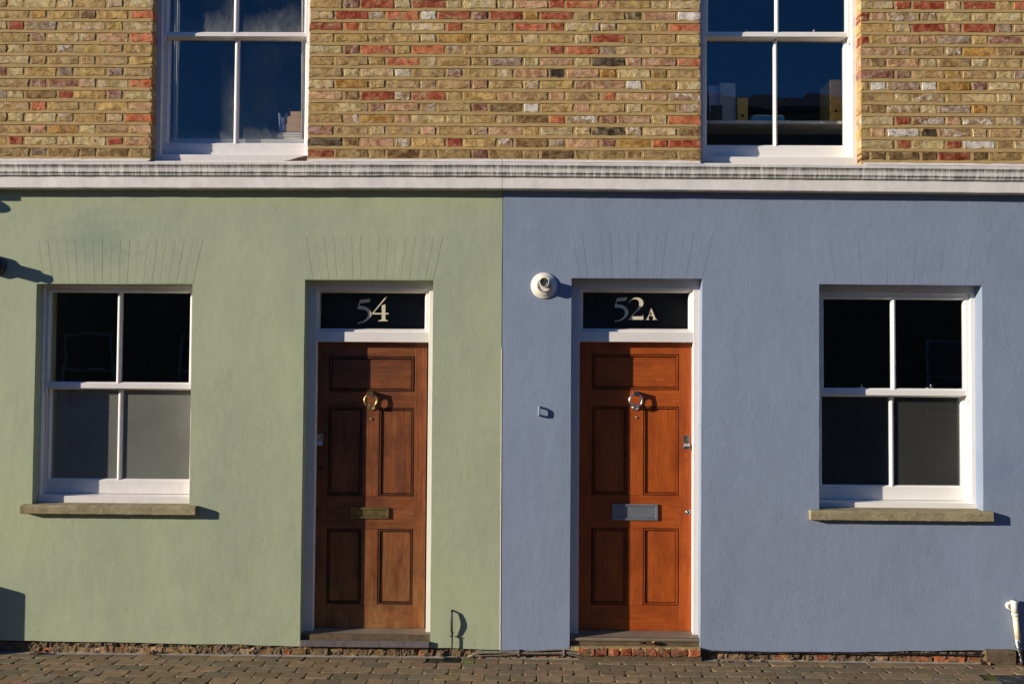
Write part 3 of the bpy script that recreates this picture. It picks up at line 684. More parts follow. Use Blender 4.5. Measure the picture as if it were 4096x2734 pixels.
# ---------------------------------------------------------------- doors
NUM5 = [(330, 330), (350, 322), (780, 280), (790, 290), (770, 400), (740, 430), (350, 470), (320, 500), (308, 570), (320, 595), (450, 600), (600, 640), (720, 715), (810, 820), (850, 930), (840, 1030), (790, 1120), (700, 1210), (580, 1290), (430, 1350), (260, 1382), (228, 1375), (222, 1355), (240, 1343), (380, 1320), (500, 1265), (600, 1180), (660, 1100), (695, 1010), (695, 940), (670, 860), (610, 800), (520, 765), (400, 748), (240, 740), (220, 720)]
NUM4 = [(1500, 170), (1560, 172), (1555, 190), (1450, 310), (965, 880), (975, 908), (1310, 908), (1310, 575), (1465, 520), (1475, 530), (1475, 908), (1610, 908), (1620, 920), (1618, 962), (1600, 970), (1475, 970), (1470, 1170), (1490, 1220), (1570, 1240), (1588, 1258), (1570, 1278), (1400, 1270), (1170, 1280), (1150, 1262), (1165, 1242), (1270, 1225), (1308, 1180), (1310, 972), (910, 970), (888, 945), (890, 910), (1380, 305)]
NUM2 = [(832, 440), (880, 360), (960, 285), (1060, 235), (1190, 213), (1320, 235), (1430, 300), (1490, 390), (1500, 470), (1480, 560), (1420, 650), (1320, 750), (1200, 850), (1060, 970), (1000, 1040), (1020, 1062), (1360, 1060), (1420, 1040), (1450, 1000), (1465, 970), (1490, 970), (1500, 990), (1500, 1190), (1480, 1212), (850, 1212), (832, 1190), (860, 1150), (1100, 890), (1220, 740), (1290, 620), (1312, 500), (1305, 420), (1260, 340), (1190, 300), (1110, 288), (1030, 305), (960, 345), (900, 400), (860, 455)]
LETA = [(1850, 705), (1870, 730), (2040, 1150), (2070, 1185), (2105, 1200), (2100, 1218), (1990, 1212), (1895, 1218), (1888, 1200), (1930, 1190), (1945, 1165), (1895, 1035), (1760, 1035), (1718, 1160), (1730, 1185), (1780, 1200), (1775, 1215), (1690, 1212), (1605, 1218), (1597, 1200), (1640, 1185), (1665, 1150), (1835, 720)]
HOLEA = [(1820, 855), (1772, 995), (1880, 995)]
M['numeral'] = simple('frosted_cream_vinyl', (0.62, 0.56, 0.40), 0.5, 0, 0.05, 40, 0.0002)
def glyph(parent, loops, ox, oy, y):
    L = [[W(ox + u / 11.2, oy + v / 11.2, y) for u, v in l] for l in loops]
    obj('numeral', sheet(L, y, y + 0.0012), M['numeral'], parent)
def door(house, op, paint, wood, bead, post_l, post_r, gx, gz, tr, leaf, panels, thr, knock, metal, letter, plate_m, lock, kind):
    yf, yd, yg = 0.0945, 0.151, 0.158
    pm = (leaf[0] + leaf[1]) / 2; Z = lambda py, y: WZ(pm, py, y)
    ymid = (leaf[2] + leaf[3]) / 2
    lx0, lx1 = WX(leaf[0], ymid, yd), WX(leaf[1], ymid, yd); lz1, lz0 = Z(leaf[2], yd), Z(leaf[3], yd)
    ix0, ix1 = WX(post_l, ymid, yf), WX(post_r, ymid, yf)
    tz1, tz0 = Z(tr[0], yf), Z(tr[1], yf)
    ox0, ox1 = min(op[0][0], op[3][0]) - .02, max(op[1][0], op[2][0]) + .02
    zt = op[0][1] + 0.02; zb = Z(thr, yf)
    fz1 = Z(gz[0], yg) + 0.02                                   # head underside
    bm = bmesh.new(); e = .0008
    box(bm, ox0, ix0, yf, .24, zb, zt); box(bm, ix1, ox1, yf, .24, zb, zt)
    box(bm, ix0 - .004, ix1 + .004, yf + e, .24, fz1, zt - e); box(bm, ix0 - .004, ix1 + .004, yf + e, .22, tz0, tz1)
    fr = obj('door_frame', mesh(bm), paint, house, bevel=0.0025)
    # fanlight
    a, b, c, d = WX(gx[0], gz[0], yg), WX(gx[1], gz[0], yg), Z(gz[1], yg), Z(gz[0], yg); bm = bmesh.new(); yb = 0.118
    for (u0, u1) in ((ix0 - .002, a), (ix1 + .002, b)):
        s = 1 if u1 > u0 else -1
        prism(bm, [(u0, yb), (u1 - s * .012, yb), (u1, yg - .006), (u1, yg + .03), (u0, yg + .03)], 'z', tz1 - .002, fz1 + .002)
    for (u0, u1) in ((tz1 - .002, c), (fz1 + .002, d)):
        s = 1 if u1 > u0 else -1
        prism(bm, [(u0, yb + e), (u1 - s * .010, yb + e), (u1, yg - .005), (u1, yg + .029), (u0, yg + .029)], 'x', ix0, ix1)
    fan = obj('fanlight', mesh(bm), paint, house, bevel=0.001)
    bm = bmesh.new(); bm.faces.new([bm.verts.new(p) for p in ((a - .004, yg, c - .004), (b + .004, yg, c - .004), (b + .004, yg, d + .004), (a - .004, yg, d + .004))])
    obj('pane', mesh(bm), M['glass'], fan)
    bm = bmesh.new(); box(bm, ix0 + .002, ix1 - .002, .3, .31, tz1, fz1)     # black sheet standing in for the unlit hall behind the fanlight
    obj('unlit_hall_sheet', mesh(bm), M['black'], fan)
    # leaf: stiles, rails and muntins
    P = []
    for (p0, p1, q0, q1) in panels:
        qm = (q0 + q1) / 2; P.append((WX(p0, qm, yd), WX(p1, qm, yd), WZ(pm, q1, yd), WZ(pm, q0, yd)))
    sx0 = min(p[0] for p in P); sx1 = max(p[1] for p in P); mz = (P[1], P[3])
    g = .0009; wz, wx = M[wood + '_z'], M[wood + '_x']
    bm = bmesh.new(); T = yd + .044
    box(bm, lx0, sx0 - g, yd, T, lz0, lz1); box(bm, sx1 + g, lx1, yd, T, lz0, lz1)
    mx0, mx1 = (P[1][1] + P[3][1]) / 2, (P[2][0] + P[4][0]) / 2
    box(bm, mx0, mx1, yd, T, P[1][2] + g, P[1][3] - g); box(bm, mx0, mx1, yd, T, P[3][2] + g, P[3][3] - g)
    nz = len(bm.faces)
    box(bm, sx0, sx1, yd + .0006, T - .001, P[0][3], lz1); box(bm, sx0, sx1, yd + .0006, T - .001, P[1][3], P[0][2]); box(bm, sx0, sx1, yd + .0006, T - .001, P[3][3], P[1][2]); box(bm, sx0, sx1, yd + .0006, T - .001, lz0, P[3][2])
    bm.faces.ensure_lookup_table()
    for i, f in enumerate(bm.faces): f.material_index = 0 if i < nz else 1
    me = mesh(bm); me.materials.append(wz); me.materials.append(wx)
    leafo = obj('door', me, None, house, bevel=0.0012)
    for k, (a, b, c, d) in enumerate(P):
        if k in (1, 3): b = mx0
        if k in (2, 4): a = mx1
        bm = bmesh.new()
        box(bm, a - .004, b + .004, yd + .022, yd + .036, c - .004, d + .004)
        n0 = len(bm.faces); w = .0145; q = .0035
        def ring(i0, i1, yy, y2):    # raised bead between insets i0 and i1
            r = [[bm.verts.new((x, y, z)) for x, z in ((a + i, c + i), (b - i, c + i), (b - i, d - i), (a + i, d - i))] for i, y in ((i0, y2), (i0 + .002, yy), (i1 - .004, yy), (i1, y2))]
            for s in range(3):
                for j in range(4): bm.faces.new((r[s][j], r[s][(j + 1) % 4], r[s + 1][(j + 1) % 4], r[s + 1][j]))
        ring(q, q + w, yd + .001, yd + .021)
        n1 = len(bm.faces)
        box(bm, a + q + w + .0035, b - q - w - .0035, yd + .0085, yd + .02, c + q + w + .0035, d - q - w - .0035)
        bm.faces.ensure_lookup_table()
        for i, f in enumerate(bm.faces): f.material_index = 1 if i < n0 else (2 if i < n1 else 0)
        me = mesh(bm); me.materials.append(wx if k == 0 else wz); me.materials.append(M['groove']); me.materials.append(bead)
        obj('panel', me, None, leafo)
    # ring knocker
    kx, kz = W(knock[0], knock[1], yd - .03); r = 0.0435; bm = bmesh.new()
    torus(bm, (kx, yd - .033, kz), r, .0066); box(bm, kx - .0165, kx + .0165, yd - .046, yd + .001, kz + r - .008, kz + r + .020)
    kn = obj('knocker', mesh(bm), metal, leafo, smooth=False)
    for f in kn.data.polygons: f.use_smooth = f.area < 0.0002
    bm = bmesh.new(); zz = kz - r - .004; lathe(bm, [(.026, yd + .001), (.026, yd - .004), (.020, yd - .006), (.018, yd - .011), (.011, yd - .013), (.009, yd - .022), (.004, yd - .024)], kx, zz, 24)
    obj('strike_rose', mesh(bm), metal, kn, smooth=True)
    # spy hole
    bm = bmesh.new(); sx, sz = W(knock[0] + 1, knock[2], yd); lathe(bm, [(.0075, yd + .001), (.0075, yd - .005), (.005, yd - .007), (.004, yd - .004)], sx, sz, 16)
    obj('spy_hole', mesh(bm), metal, leafo, smooth=True)
    # letter plate: rim, flap
    a, c2 = W(letter[0], letter[3], yd); b, d2 = W(letter[1], letter[2], yd); bm = bmesh.new(); w = .0155
    for q in ((a, b, d2 - w, d2), (a, b, c2, c2 + w)): box(bm, q[0], q[1], yd - .011, yd + .001, q[2], q[3])
    for q in ((a, a + w), (b - w, b)): box(bm, q[0], q[1], yd - .0108, yd + .001, c2 + w - .001, d2 - w + .001)
    lp = obj('letter_plate', mesh(bm), plate_m, leafo, bevel=0.002)
    obj('flap', boxes((a + w + .002, b - w - .002, yd - .006, yd, c2 + w + .002, d2 - w - .002)), plate_m, lp, bevel=0.0015)
    # lock plate with finger pull
    a, c2 = W(lock[0], lock[3], yd); b, d2 = W(lock[1], lock[2], yd); bm = bmesh.new(); zc_ = c2 + (d2 - c2) * .42
    box(bm, a, b, yd - .003, yd + .001, zc_, d2)
    prism(bm, [(zc_ + .001, yd - .003), (zc_ - .006, yd - .012), (zc_ - .018, yd - .024), (c2 + .008, yd - .026), (c2, yd - .026), (c2, yd - .023), (c2 + .008, yd - .0225), (zc_ - .017, yd - .020), (zc_ - .004, yd - .008), (zc_ + .001, yd + .0005)], 'x', a, b)
    lk = obj('lock_plate', mesh(bm), M['steel'], leafo, bevel=0.0008)
    bm = bmesh.new(); cx = (a + b) / 2; lathe(bm, [(.0085, yd), (.0085, yd - .0065), (.006, yd - .007)], cx, d2 - .026, 16); box(bm, cx - .005, cx + .005, yd - .006, yd, d2 - .052, d2 - .030)
    obj('lock_cylinder', mesh(bm), M['brass'], lk)
    return leafo, fan, yd
pg = [(1317, 1657, 1425, 1565), (1312, 1448, 1629, 1982), (1514, 1656, 1629, 1982), (1306, 1445, 2114, 2415), (1511, 1651, 2114, 2415)]
pb = [(2369, 2716, 1416, 1558), (2368, 2510, 1624, 1979), (2573, 2716, 1624, 1979), (2368.6, 2506, 2110, 2418), (2571, 2715, 2110, 2418)]
dg, fg, YD = door(green, D_G, M['white_door'], 'oak', M['dark_bead'], 1258, 1709, (1281, 1701), (1171, 1314), (1327, 1367), (1257, 1703, 1366, 2510), pg, 2534, (1483, 1601, 1675), M['brass'], (1405, 1557, 2028, 2071), M['dull_brass'], (1269, 1293, 1735, 1780), 0)
db, fb, YD = door(blue, D_B, M['white_door'], 'teak', M['teak_bead'], 2315.5, 2772, (2332, 2754), (1170, 1314), (1327, 1367), (2315.5, 2769, 1366, 2520), pb, 2548, (2543, 1601, 1668), M['steel'], (2449, 2631, 2015, 2078), M['dull_steel'], (2732, 2758, 1741, 1794), 1)
glyph(fg, [NUM5], 1410, 1170, .1565); glyph(fg, [NUM4], 1410, 1170, .1565)
glyph(fb, [NUM5], 2440 - 20 / 11.2, 1170 - 75 / 11.2, .1565); glyph(fb, [NUM2], 2440, 1170, .1565); glyph(fb, [LETA, HOLEA], 2440, 1170, .1565)
for par, px, py, r in ((dg, 1281, 1868, .011), (dg, 1268, 2039, .009)):
    x, z = W(px, py, YD); bm = bmesh.new(); lathe(bm, [(r, YD + .001), (r, YD - .0015), (r * .8, YD - .002)], x, z, 18); obj('key_hole', mesh(bm), M['groove'], par)
x, z = W(2752.6, 2047, YD); bm = bmesh.new(); lathe(bm, [(.0175, YD + .001), (.0175, YD - .003), (.014, YD - .006), (.011, YD - .005)], x, z, 24); es = obj('key_escutcheon', mesh(bm), M['steel'], db, smooth=True)
obj('key_slot', boxes((x - .0018, x + .0018, YD - .0056, YD - .004, z - .009, z + .006)), M['groove'], es)
x, z = W(2744.5, 1819, YD); bm = bmesh.new(); lathe(bm, [(.016, YD + .001), (.016, YD - .0006), (.0155, YD - .0008)], x, z, 20); obj('wood_plug', mesh(bm), M['teak_x'], db)

# thresholds and steps
def thresh(house, name, mat, px0, px1, pbk, pfr, pbot, yb, yfr, jag=0.0, bev=0.004):
    pm = (px0 + px1) / 2; x0, x1 = WX(px0, pfr, yfr), WX(px1, pfr, yfr); zb = WZ(pm, pbk, yb); zf = WZ(pm, pfr, yfr); z0 = WZ(pm, pbot, yfr)
    n = 48 if jag else 1; bm = bmesh.new(); rows = []
    for i in range(n + 1):
        x = x0 + (x1 - x0) * i / n; j = (lambda s: jag * (mnoise.noise(Vector((x * 13, s, 4))) + .6 * mnoise.noise(Vector((x * 47, s, 4))))) if jag else (lambda s: 0)
        rows.append([bm.verts.new(p) for p in ((x, yb, zb), (x, yfr + abs(j(1)), zf + j(5) * .3), (x, yfr + abs(j(2)) * 1.2, z0 + j(3) * .5), (x, yb, z0))])
    for a, b in zip(rows, rows[1:]):
        for k in range(3): bm.faces.new((a[k], a[k + 1], b[k + 1], b[k]))
    bm.faces.new(rows[0]); bm.faces.new(list(reversed(rows[-1])))
    return obj(name, mesh(bm), mat, house, bevel=bev)
thresh(green, 'threshold', M['sillwood'], 1207, 1719, 2509, 2536, 2553, 0.16, 0.035)
thresh(green, 'door_step', M['slate'], 1201, 1718, 2551, 2562, 2587, 0.15, -0.022, 0.0022, 0.003)
thresh(blue, 'threshold', M['sillwood'], 2281, 2800, 2519, 2552, 2563, 0.16, 0.012)
thresh(blue, 'door_step', M['step_stone'], 2285, 2802, 2568, 2589, 2603, 0.14, -0.035, 0.010, 0.0)

# ---------------------------------------------------------------- brick plinth under the render
PLM = {}
def plinth_mesh(w, h):
    key = (round(w, 2), h, random.randrange(4))
    if key not in PLM:
        PLM[key] = brick_mesh(key[0], h, hash(key) & 0xffff, 0.008); PLM[key].materials.append(M['plinth_brick'])
    return PLM[key]
for house, xa, xb in ((green, XL, PB[0]), (blue, PB[0], XR)):
    pl = obj('plinth', boxes((xa + .001, xb, 0.022, 0.28, -0.25, 0.14)), M['rubble'], house); x = max(xa, -3.95)
    while x < min(xb, 3.95):
        w = random.choice((0.10, 0.105, 0.21, 0.10, 0.16)); p = M['brick']
        if random.random() < 0.93:
            o = bpy.data.objects.new('brick', plinth_mesh(w, 0.066)); C.objects.link(o)
            place(o, pl, (x + w / 2, 0.010 + random.uniform(-.004, .006), 0.012 + random.uniform(-.006, .004)))
            cd = random.choice('OOPORTR' if house is blue else 'BTOOBPT'); c, mo = PAL[cd]; j = random.uniform(.6, 1.0); o.color = (c[0] * j, c[1] * j, c[2] * j, mo)
        x += w + random.uniform(.006, .018)
for house, xa, xb in ((green, XL, PB[0]), (blue, PB[0], XR)):
    bm = bmesh.new(); xa2, xb2 = max(xa, -4.2), min(xb, 4.2); n = int((xb2 - xa2) / 0.007); rows = []
    for i in range(n + 1):
        x = xa2 + (xb2 - xa2) * i / n
        rows.append([bm.verts.new((x, 0.013 - 0.017 * mnoise.noise(Vector((x * 19, z * 26, 5))) - 0.009 * mnoise.noise(Vector((x * 61, z * 75, 9))) - (0.012 if k < 2 else 0), z)) for k, z in enumerate((-.02, -.004, .008, .020, .032, .044, .056, .07))])
    for a, b in zip(rows, rows[1:]):
        for k in range(7): bm.faces.new((a[k], a[k + 1], b[k + 1], b[k]))
    obj('crumbled_mortar', mesh(bm), M['rubble'], [c for c in house.children if c.name.startswith('plinth')][0])
# red bricks carrying the blue house's stone step
st = obj('step_footing', boxes((WX(2312, 2605, -.03), WX(2806, 2605, -.03), -.028, 0.1, -0.1, WZ(2560, 2601, -.03))), M['rubble'], blue)
x = WX(2314, 2605, -.035); xe = WX(2804, 2605, -.035)
while x < xe - .03:
    w = min(random.choice((.075, .10, .085, .11)), xe - x); o = bpy.data.objects.new('brick', get_brick(w, .05, random.randrange(5)) if random.random() < .5 else plinth_mesh(w, .05)); C.objects.link(o)
    place(o, st, (x + w / 2, -.036 + random.uniform(-.003, .004), WZ(2560, 2607, -.035))); c, mo = PAL[random.choice('OOPRO')]; j = random.uniform(.6, .9); o.color = (c[0] * j, c[1] * j, c[2] * j, mo); x += w + .008

# back, sides and roof so that each house is a closed building
M['plain'] = simple('plain_brown_brick', (0.22, 0.16, 0.09), 0.9)
M['roof'] = simple('slate_roof', (0.07, 0.07, 0.08), 0.7)
for house, xa, xb in ((green, XL, PT[0] - .001), (blue, PT[0] + .001, XR)):
    bm = bmesh.new(); box(bm, xa, xa + .22 if house is green else xa + .02, 0.302, 7.0, -.2, ZTOP - .002); box(bm, xb - (.02 if house is green else .22), xb, 0.302, 7.0, -.2, ZTOP - .002); box(bm, xa + .221, xb - .221, 6.8, 6.999, -.2, ZTOP - .003)
    obj('side_wall', mesh(bm), M['plain'], house)
    bm = bmesh.new(); prism(bm, [(ZTOP + .001, -.06), (ZTOP + .05, -.06), (ZTOP + 1.9, 3.5), (ZTOP + .05, 7.1), (ZTOP + .001, 7.1)], 'x', xa, xb); obj('roof', mesh(bm), M['roof'], house)

# ------------------------------------------------------------------ ground
gx, gy = 0, 0
pave = obj('pavement', boxes((-6.0, 6.0, -1.9, 0.02, -0.25, -0.0005)), M['joint']); pave['kind'] = 'structure'
for v in pave.data.vertices:
    if v.co.z > -.1: v.co.z = FALL * v.co.y - 0.0048
bm = bmesh.new(); r0 = [bm.verts.new(p) for p in ((-80, -1.88, FALL * -1.9 - .012), (80, -1.88, FALL * -1.9 - .012), (80, -5, -.16), (-80, -5, -.16), (-80, -60, -.16), (80, -60, -.16))]
bm.faces.new((r0[0], r0[3], r0[2], r0[1])); bm.faces.new((r0[3], r0[4], r0[5], r0[2]))
bk = [bm.verts.new(p) for p in ((-80, 60, -.26), (80, 60, -.26), (80, -1.88, -.26), (-80, -1.88, -.26))]; bm.faces.new(bk)
street = obj('street', mesh(bm), M['ground']); street['kind'] = 'structure'

BW, BD, PWX, PWY = 0.159, 0.1115, 0.165, 0.116
PM = []
for k in range(6):
    rnd = random.Random(100 + k); bm = bmesh.new(); out = []; w, d, rc = BW / 2, BD / 2, 0.016
    for sx, sy, a0 in ((1, 1, 0), (-1, 1, 90), (-1, -1, 180), (1, -1, 270)):
        for a in (0, 45, 90):
            t = R(a0 + a); j = rnd.uniform(-.0022, .0022); out.append((sx * (w - rc) + (rc + j) * math.cos(t), sy * (d - rc) + (rc + j) * math.sin(t)))
    top = [bm.verts.new((x * .97, y * .96, 0.0)) for x, y in out]; mid = [bm.verts.new((x, y, -0.0016 + rnd.uniform(-.0006, .0006))) for x, y in out]; low = [bm.verts.new((x, y, -0.022)) for x, y in out]
    c = bm.verts.new((0, 0, rnd.uniform(-.0006, .001))); n = len(out)
    for i in range(n):
        j = (i + 1) % n; bm.faces.new((top[i], top[j], c)); bm.faces.new((top[i], mid[i], mid[j], top[j])); bm.faces.new((mid[i], low[i], low[j], mid[j]))
    me = mesh(bm); me.materials.append(M['paver']); PM.append(me)
Y0 = G(2100, 2629)[1]; JX0 = G(2096, 2640)[0]
# fittings let into the paving: (x0, x1, y0, y1)
def rect(px0, px1, py0, py1):
    xs = [G(px0, (py0 + py1) / 2)[0], G(px1, (py0 + py1) / 2)[0]]; ys = [G((px0 + px1) / 2, py1)[1], G((px0 + px1) / 2, py0)[1]]; return xs[0], xs[1], ys[0], ys[1]
GRATE = rect(1772, 1842, 2622, 2646); HATCH = rect(1845, 1900, 2624, 2647); LID = rect(3986, 4110, 2699, 2728)
stuff = bmesh.new()
for r in range(16):
    yc = Y0 - PWY * (r + .5); off = 0 if r % 2 == 0 else PWX / 2
    for i in range(-40, 41):
        xc = JX0 + off + PWX * (i + .5) + 0.004 * math.sin(i * .7 + r * 2.1)
        if abs(xc) > 5.9: continue
        if any(xc + BW / 2 > q[0] + .006 and xc - BW / 2 < q[1] - .006 and yc + BD / 2 > q[2] + .006 and yc - BD / 2 < q[3] - .006 for q in (GRATE, HATCH, LID)): continue
        z = FALL * yc + random.uniform(-.0008, .0008); me = random.choice(PM); rz = random.uniform(-.012, .012); fl = random.random() < .5
        vis = r <= 6 and abs(xc) < 3.75 - 0.03 * r and not (r >= 5 and xc > 0.4)
        red = (r >= 5 and xc < 1.6) and random.random() < (0.55 if r == 5 else 0.95)
        if vis:
            o = bpy.data.objects.new('paving_block', me); C.objects.link(o); place(o, pave, (xc, yc, z))
            o.rotation_euler = (random.uniform(-.004, .004) + FALL, random.uniform(-.005, .005), rz + (math.pi if fl else 0))
            j = random.uniform(.78, 1.14); c = (0.30, 0.155, 0.10) if red else random.choice(((0.235, 0.172, 0.098), (0.27, 0.185, 0.105), (0.205, 0.16, 0.10), (0.255, 0.17, 0.10)))
            o.color = (c[0] * j, c[1] * j, c[2] * j, 1)
        else:
            mat = Matrix.Translation((xc, yc, z)) @ Matrix.Rotation(rz + (math.pi if fl else 0), 4, 'Z')
            vs = [stuff.verts.new(mat @ v.co) for v in me.vertices]
            for p in me.polygons: stuff.faces.new([vs[q] for q in p.vertices])
o = obj('paving', mesh(stuff), M['paver_stuff'], pave); o['kind'] = 'stuff'
# cement fillet between paving and wall
bm = bmesh.new(); rows = []
for i in range(240):
    x = -5.9 + 11.8 * i / 239; n1 = mnoise.noise(Vector((x * 3, 1, 1))); n2 = mnoise.noise(Vector((x * 17, 4, 1)))
    yo = Y0 + 0.004 + .008 * n1 + .005 * n2
    rows.append([bm.verts.new((x, 0.012, 0.004 + .004 * n2)), bm.verts.new((x, -0.022, -.001 + .003 * n1)), bm.verts.new((x, yo, FALL * yo - .002)), bm.verts.new((x, yo - .003, FALL * yo - .02))])
for a, b in zip(rows, rows[1:]):
    for k in range(3): bm.faces.new((a[k], a[k + 1], b[k + 1], b[k]))
obj('cement_fillet', mesh(bm), M['cement'], pave)

# gully grate
gx0, gx1, gy0, gy1 = GRATE; gz = FALL * (gy0 + gy1) / 2
t = thing('drain_grate', 'small black slotted drain grate beside the green wall foot', 'drain', ((gx0 + gx1) / 2, (gy0 + gy1) / 2, gz))
bm = bmesh.new(); box(bm, gx0, gx1, gy0, gy0 + .008, gz - .03, gz + .002); box(bm, gx0, gx1, gy1 - .008, gy1, gz - .03, gz + .002); box(bm, gx0, gx0 + .007, gy0 + .008, gy1 - .008, gz - .03, gz + .0018); box(bm, gx1 - .007, gx1, gy0 + .008, gy1 - .008, gz - .03, gz + .0018)
obj('grate_rim', mesh(bm), M['black'], t)
for i in range(8):
    x = gx0 + .012 + (gx1 - gx0 - .024) * i / 7; obj('grate_bar', boxes((x - .0045, x + .0045, gy0 + .006, gy1 - .006, gz - .02, gz + .003)), M['black'], t)
obj('grate_cross_bar', boxes((gx0 + .007, gx1 - .007, (gy0 + gy1) / 2 - .003, (gy0 + gy1) / 2 + .003, gz - .018, gz + .0015)), M['black'], t)
# mossy cast hatch beside it
hx0, hx1, hy0, hy1 = HATCH
t = thing('service_cover', 'mossy cast service cover in the paving next to the drain grate', 'cover', ((hx0 + hx1) / 2, (hy0 + hy1) / 2, gz))
M['mossy'] = m_stone('mossy_cast_cover', (0.20, 0.175, 0.085), (0.13, 0.14, 0.03), (0.3, 0.27, 0.17), 4.0, 0.4)
obj('cover_body', boxes((hx0, hx1, hy0, hy1, gz - .03, gz)), M['mossy'], t, bevel=.004)
bm = bmesh.new(); cx, cy = (hx0 + hx1) / 2, (hy0 + hy1) / 2 + .015
for i in range(-3, 4):
    for j in range(-2, 3):
        if (i / 3.4) ** 2 + (j / 2.4) ** 2 < 1: box(bm, cx + i * .011 - .0035, cx + i * .011 + .0035, cy + j * .014 - .0045, cy + j * .014 + .0045, gz - .002, gz + .003)
obj('cover_studs', mesh(bm), M['mossy'], t)
# round stopcock lid in a square frame
lx0, lx1, ly0, ly1 = LID; lz = FALL * (ly0 + ly1) / 2; cx, cy = (lx0 + lx1) / 2, (ly0 + ly1) / 2
t = thing('stopcock_cover', 'round grey iron stopcock lid in a square frame among the pavers', 'cover', (cx, cy, lz))
obj('cover_frame', boxes((lx0, lx1, ly0, ly1, lz - .03, lz - .001)), M['iron'], t, bevel=.003)
bm = bmesh.new(); rr = min(lx1 - lx0, ly1 - ly0) * .44; n = 36
for ra, rb, z1 in ((rr, rr * .92, .002),):
    a = [[bm.verts.new((cx + q * math.cos(2 * math.pi * k / n) * 1.15, cy + q * math.sin(2 * math.pi * k / n), lz + z)) for k in range(n)] for q, z in ((ra, -.003), (ra, z1), (rb, z1), (rb, -.0005), (0.001, -.0005))]
    for i in range(4):
        for k in range(n): bm.faces.new((a[i][k], a[i][(k + 1) % n], a[i + 1][(k + 1) % n], a[i + 1][k]))
lid = obj('lid', mesh(bm), M['iron'], t); bm = bmesh.new()
for i in range(-4, 5):
    for j in range(-4, 5):
        if (i * i + j * j) < 17: box(bm, cx + i * rr * .2 - rr * .06, cx + i * rr * .2 + rr * .06, cy + j * rr * .18 - rr * .06, cy + j * rr * .18 + rr * .06, lz - .002, lz + .0018)
obj('lid_studs', mesh(bm), M['iron'], lid)

# ------------------------------------------------------------------ things on the walls
# white flue terminal
fx, fz = W(2176, 1142.5); YB = -0.003; L = 0.10; IZ = fz + .016
t = thing('flue_terminal', 'round white plastic flue terminal beside the orange door', 'vent', (fx, YB, fz))
bm = bmesh.new(); lathe(bm, [(.091, YB + .004), (.091, YB - .006), (.086, YB - .011), (.079, YB - .012), (.070, YB - .020), (.060, YB - .026), (.050, YB - .028)], fx, fz, 48, False); obj('wall_collar', mesh(bm), M['pvc'], t, smooth=True)
bm = bmesh.new(); lathe(bm, [(.0485, YB), (.0485, YB - .058), (.0465, YB - .059), (.0465, YB - .05)], fx, fz, 40, False); ot = obj('outer_pipe', mesh(bm), M['pvc'], t, smooth=True)
bm = bmesh.new(); lathe(bm, [(.0466, YB - .0515), (.001, YB - .0515)], fx, fz, 40, False); obj('end_plate', mesh(bm), M['pvc'], t)
for k in range(11):
    a = math.radians(195 + 15 * k); bm = bmesh.new(); d = Vector((math.cos(a), 0, math.sin(a))); sd = Vector((-math.sin(a), 0, math.cos(a))) * .0045; c_ = Vector((fx, YB - .0522, fz))
    bm.faces.new([bm.verts.new(c_ + d * q + sd * w) for q, w in ((.0415, -1), (.0455, -1), (.0455, 1), (.0415, 1))]); obj('air_slot', mesh(bm), M['black'], ot)
bm = bmesh.new(); lathe(bm, [(.0325, YB - .03), (.0325, YB - L), (.0315, YB - L - .002), (.029, YB - L), (.029, YB - L * .6), (.002, YB - L * .6)], fx, IZ, 40, True); ip = obj('inner_pipe', mesh(bm), M['pvc'], t, smooth=True)
bm = bmesh.new(); yy = YB - L * .84; torus(bm, (fx, yy, IZ - .002), .0165, .0014, 28, 6)
for k in range(3):
    a = math.pi / 2 + k * 2 * math.pi / 3; tube(bm, [(fx, yy, IZ - .002), (fx + .028 * math.cos(a), yy, IZ - .002 + .028 * math.sin(a))], .0013, 6)
obj('grille', mesh(bm), M['pvc'], ip); bm = bmesh.new(); lathe(bm, [(.0285, YB - L * .62), (.001, YB - L * .62)], fx, IZ, 30); obj('pipe_dark', mesh(bm), M['black'], ip)
for s_ in (-1, 1): obj('spacer', boxes((fx + s_ * .040 - .008, fx + s_ * .040 + .008, YB - .064, YB - .058, IZ - .003, IZ)), M['pvc'], t)
# blue painted staple
hx, hz0 = W(2157, 1664, -.03); hz1 = WZ(2157, 1626, -.03); bm = bmesh.new()
tube(bm, [(hx, 0.01, hz1 - .004), (hx, -.022, hz1 - .003), (hx, -.031, hz1 - .010), (hx, -.033, (hz0 + hz1) / 2), (hx, -.031, hz0 + .012), (hx, -.022, hz0 + .006), (hx, .01, hz0 + .006)], 0.0078, 10)
tag(obj('wall_hook', mesh(bm), M['blue'], None, smooth=True), 'small painted metal staple on the blue wall below the flue', 'hook')
# looping black cable on the green wall
bm = bmesh.new(); px_, z_t = W(1808, 2434); zb_ = WZ(1803, 2622)
def cab(off, bow):
    pts = []
    for i in range(19):
        u = i / 18; z = z_t + (zb_ + .006 - z_t) * u; bul = math.sin(min(1, u / .56) * math.pi) if u < .56 else 0
        xx = px_ + off * (1 if u < .5 else max(.2, 1 - (u - .5) * 6)) + (0.004 if .45 < u < .8 else 0) - (0.010 * max(0, (u - .8) / .2))
        pts.append((xx, 0.012 - .028 * min(1, u * 22) - bow * bul - (.006 if u > .56 else 0) , z))
    return pts
tube(bm, cab(-.0028, .011), .0046, 8); tube(bm, cab(.0045, .016), .0046, 8); cb = obj('cable', mesh(bm), M['black'], None, smooth=True)
tag(cb, 'black twin cable looping out of the green wall down to the drain', 'cable')
zt_ = z_t + (zb_ - z_t) * .56; obj('cable_tie', boxes((px_ - .010, px_ + .012, -.028, -.011, zt_ - .003, zt_ + .004)), M['black'], cb, bevel=.001)
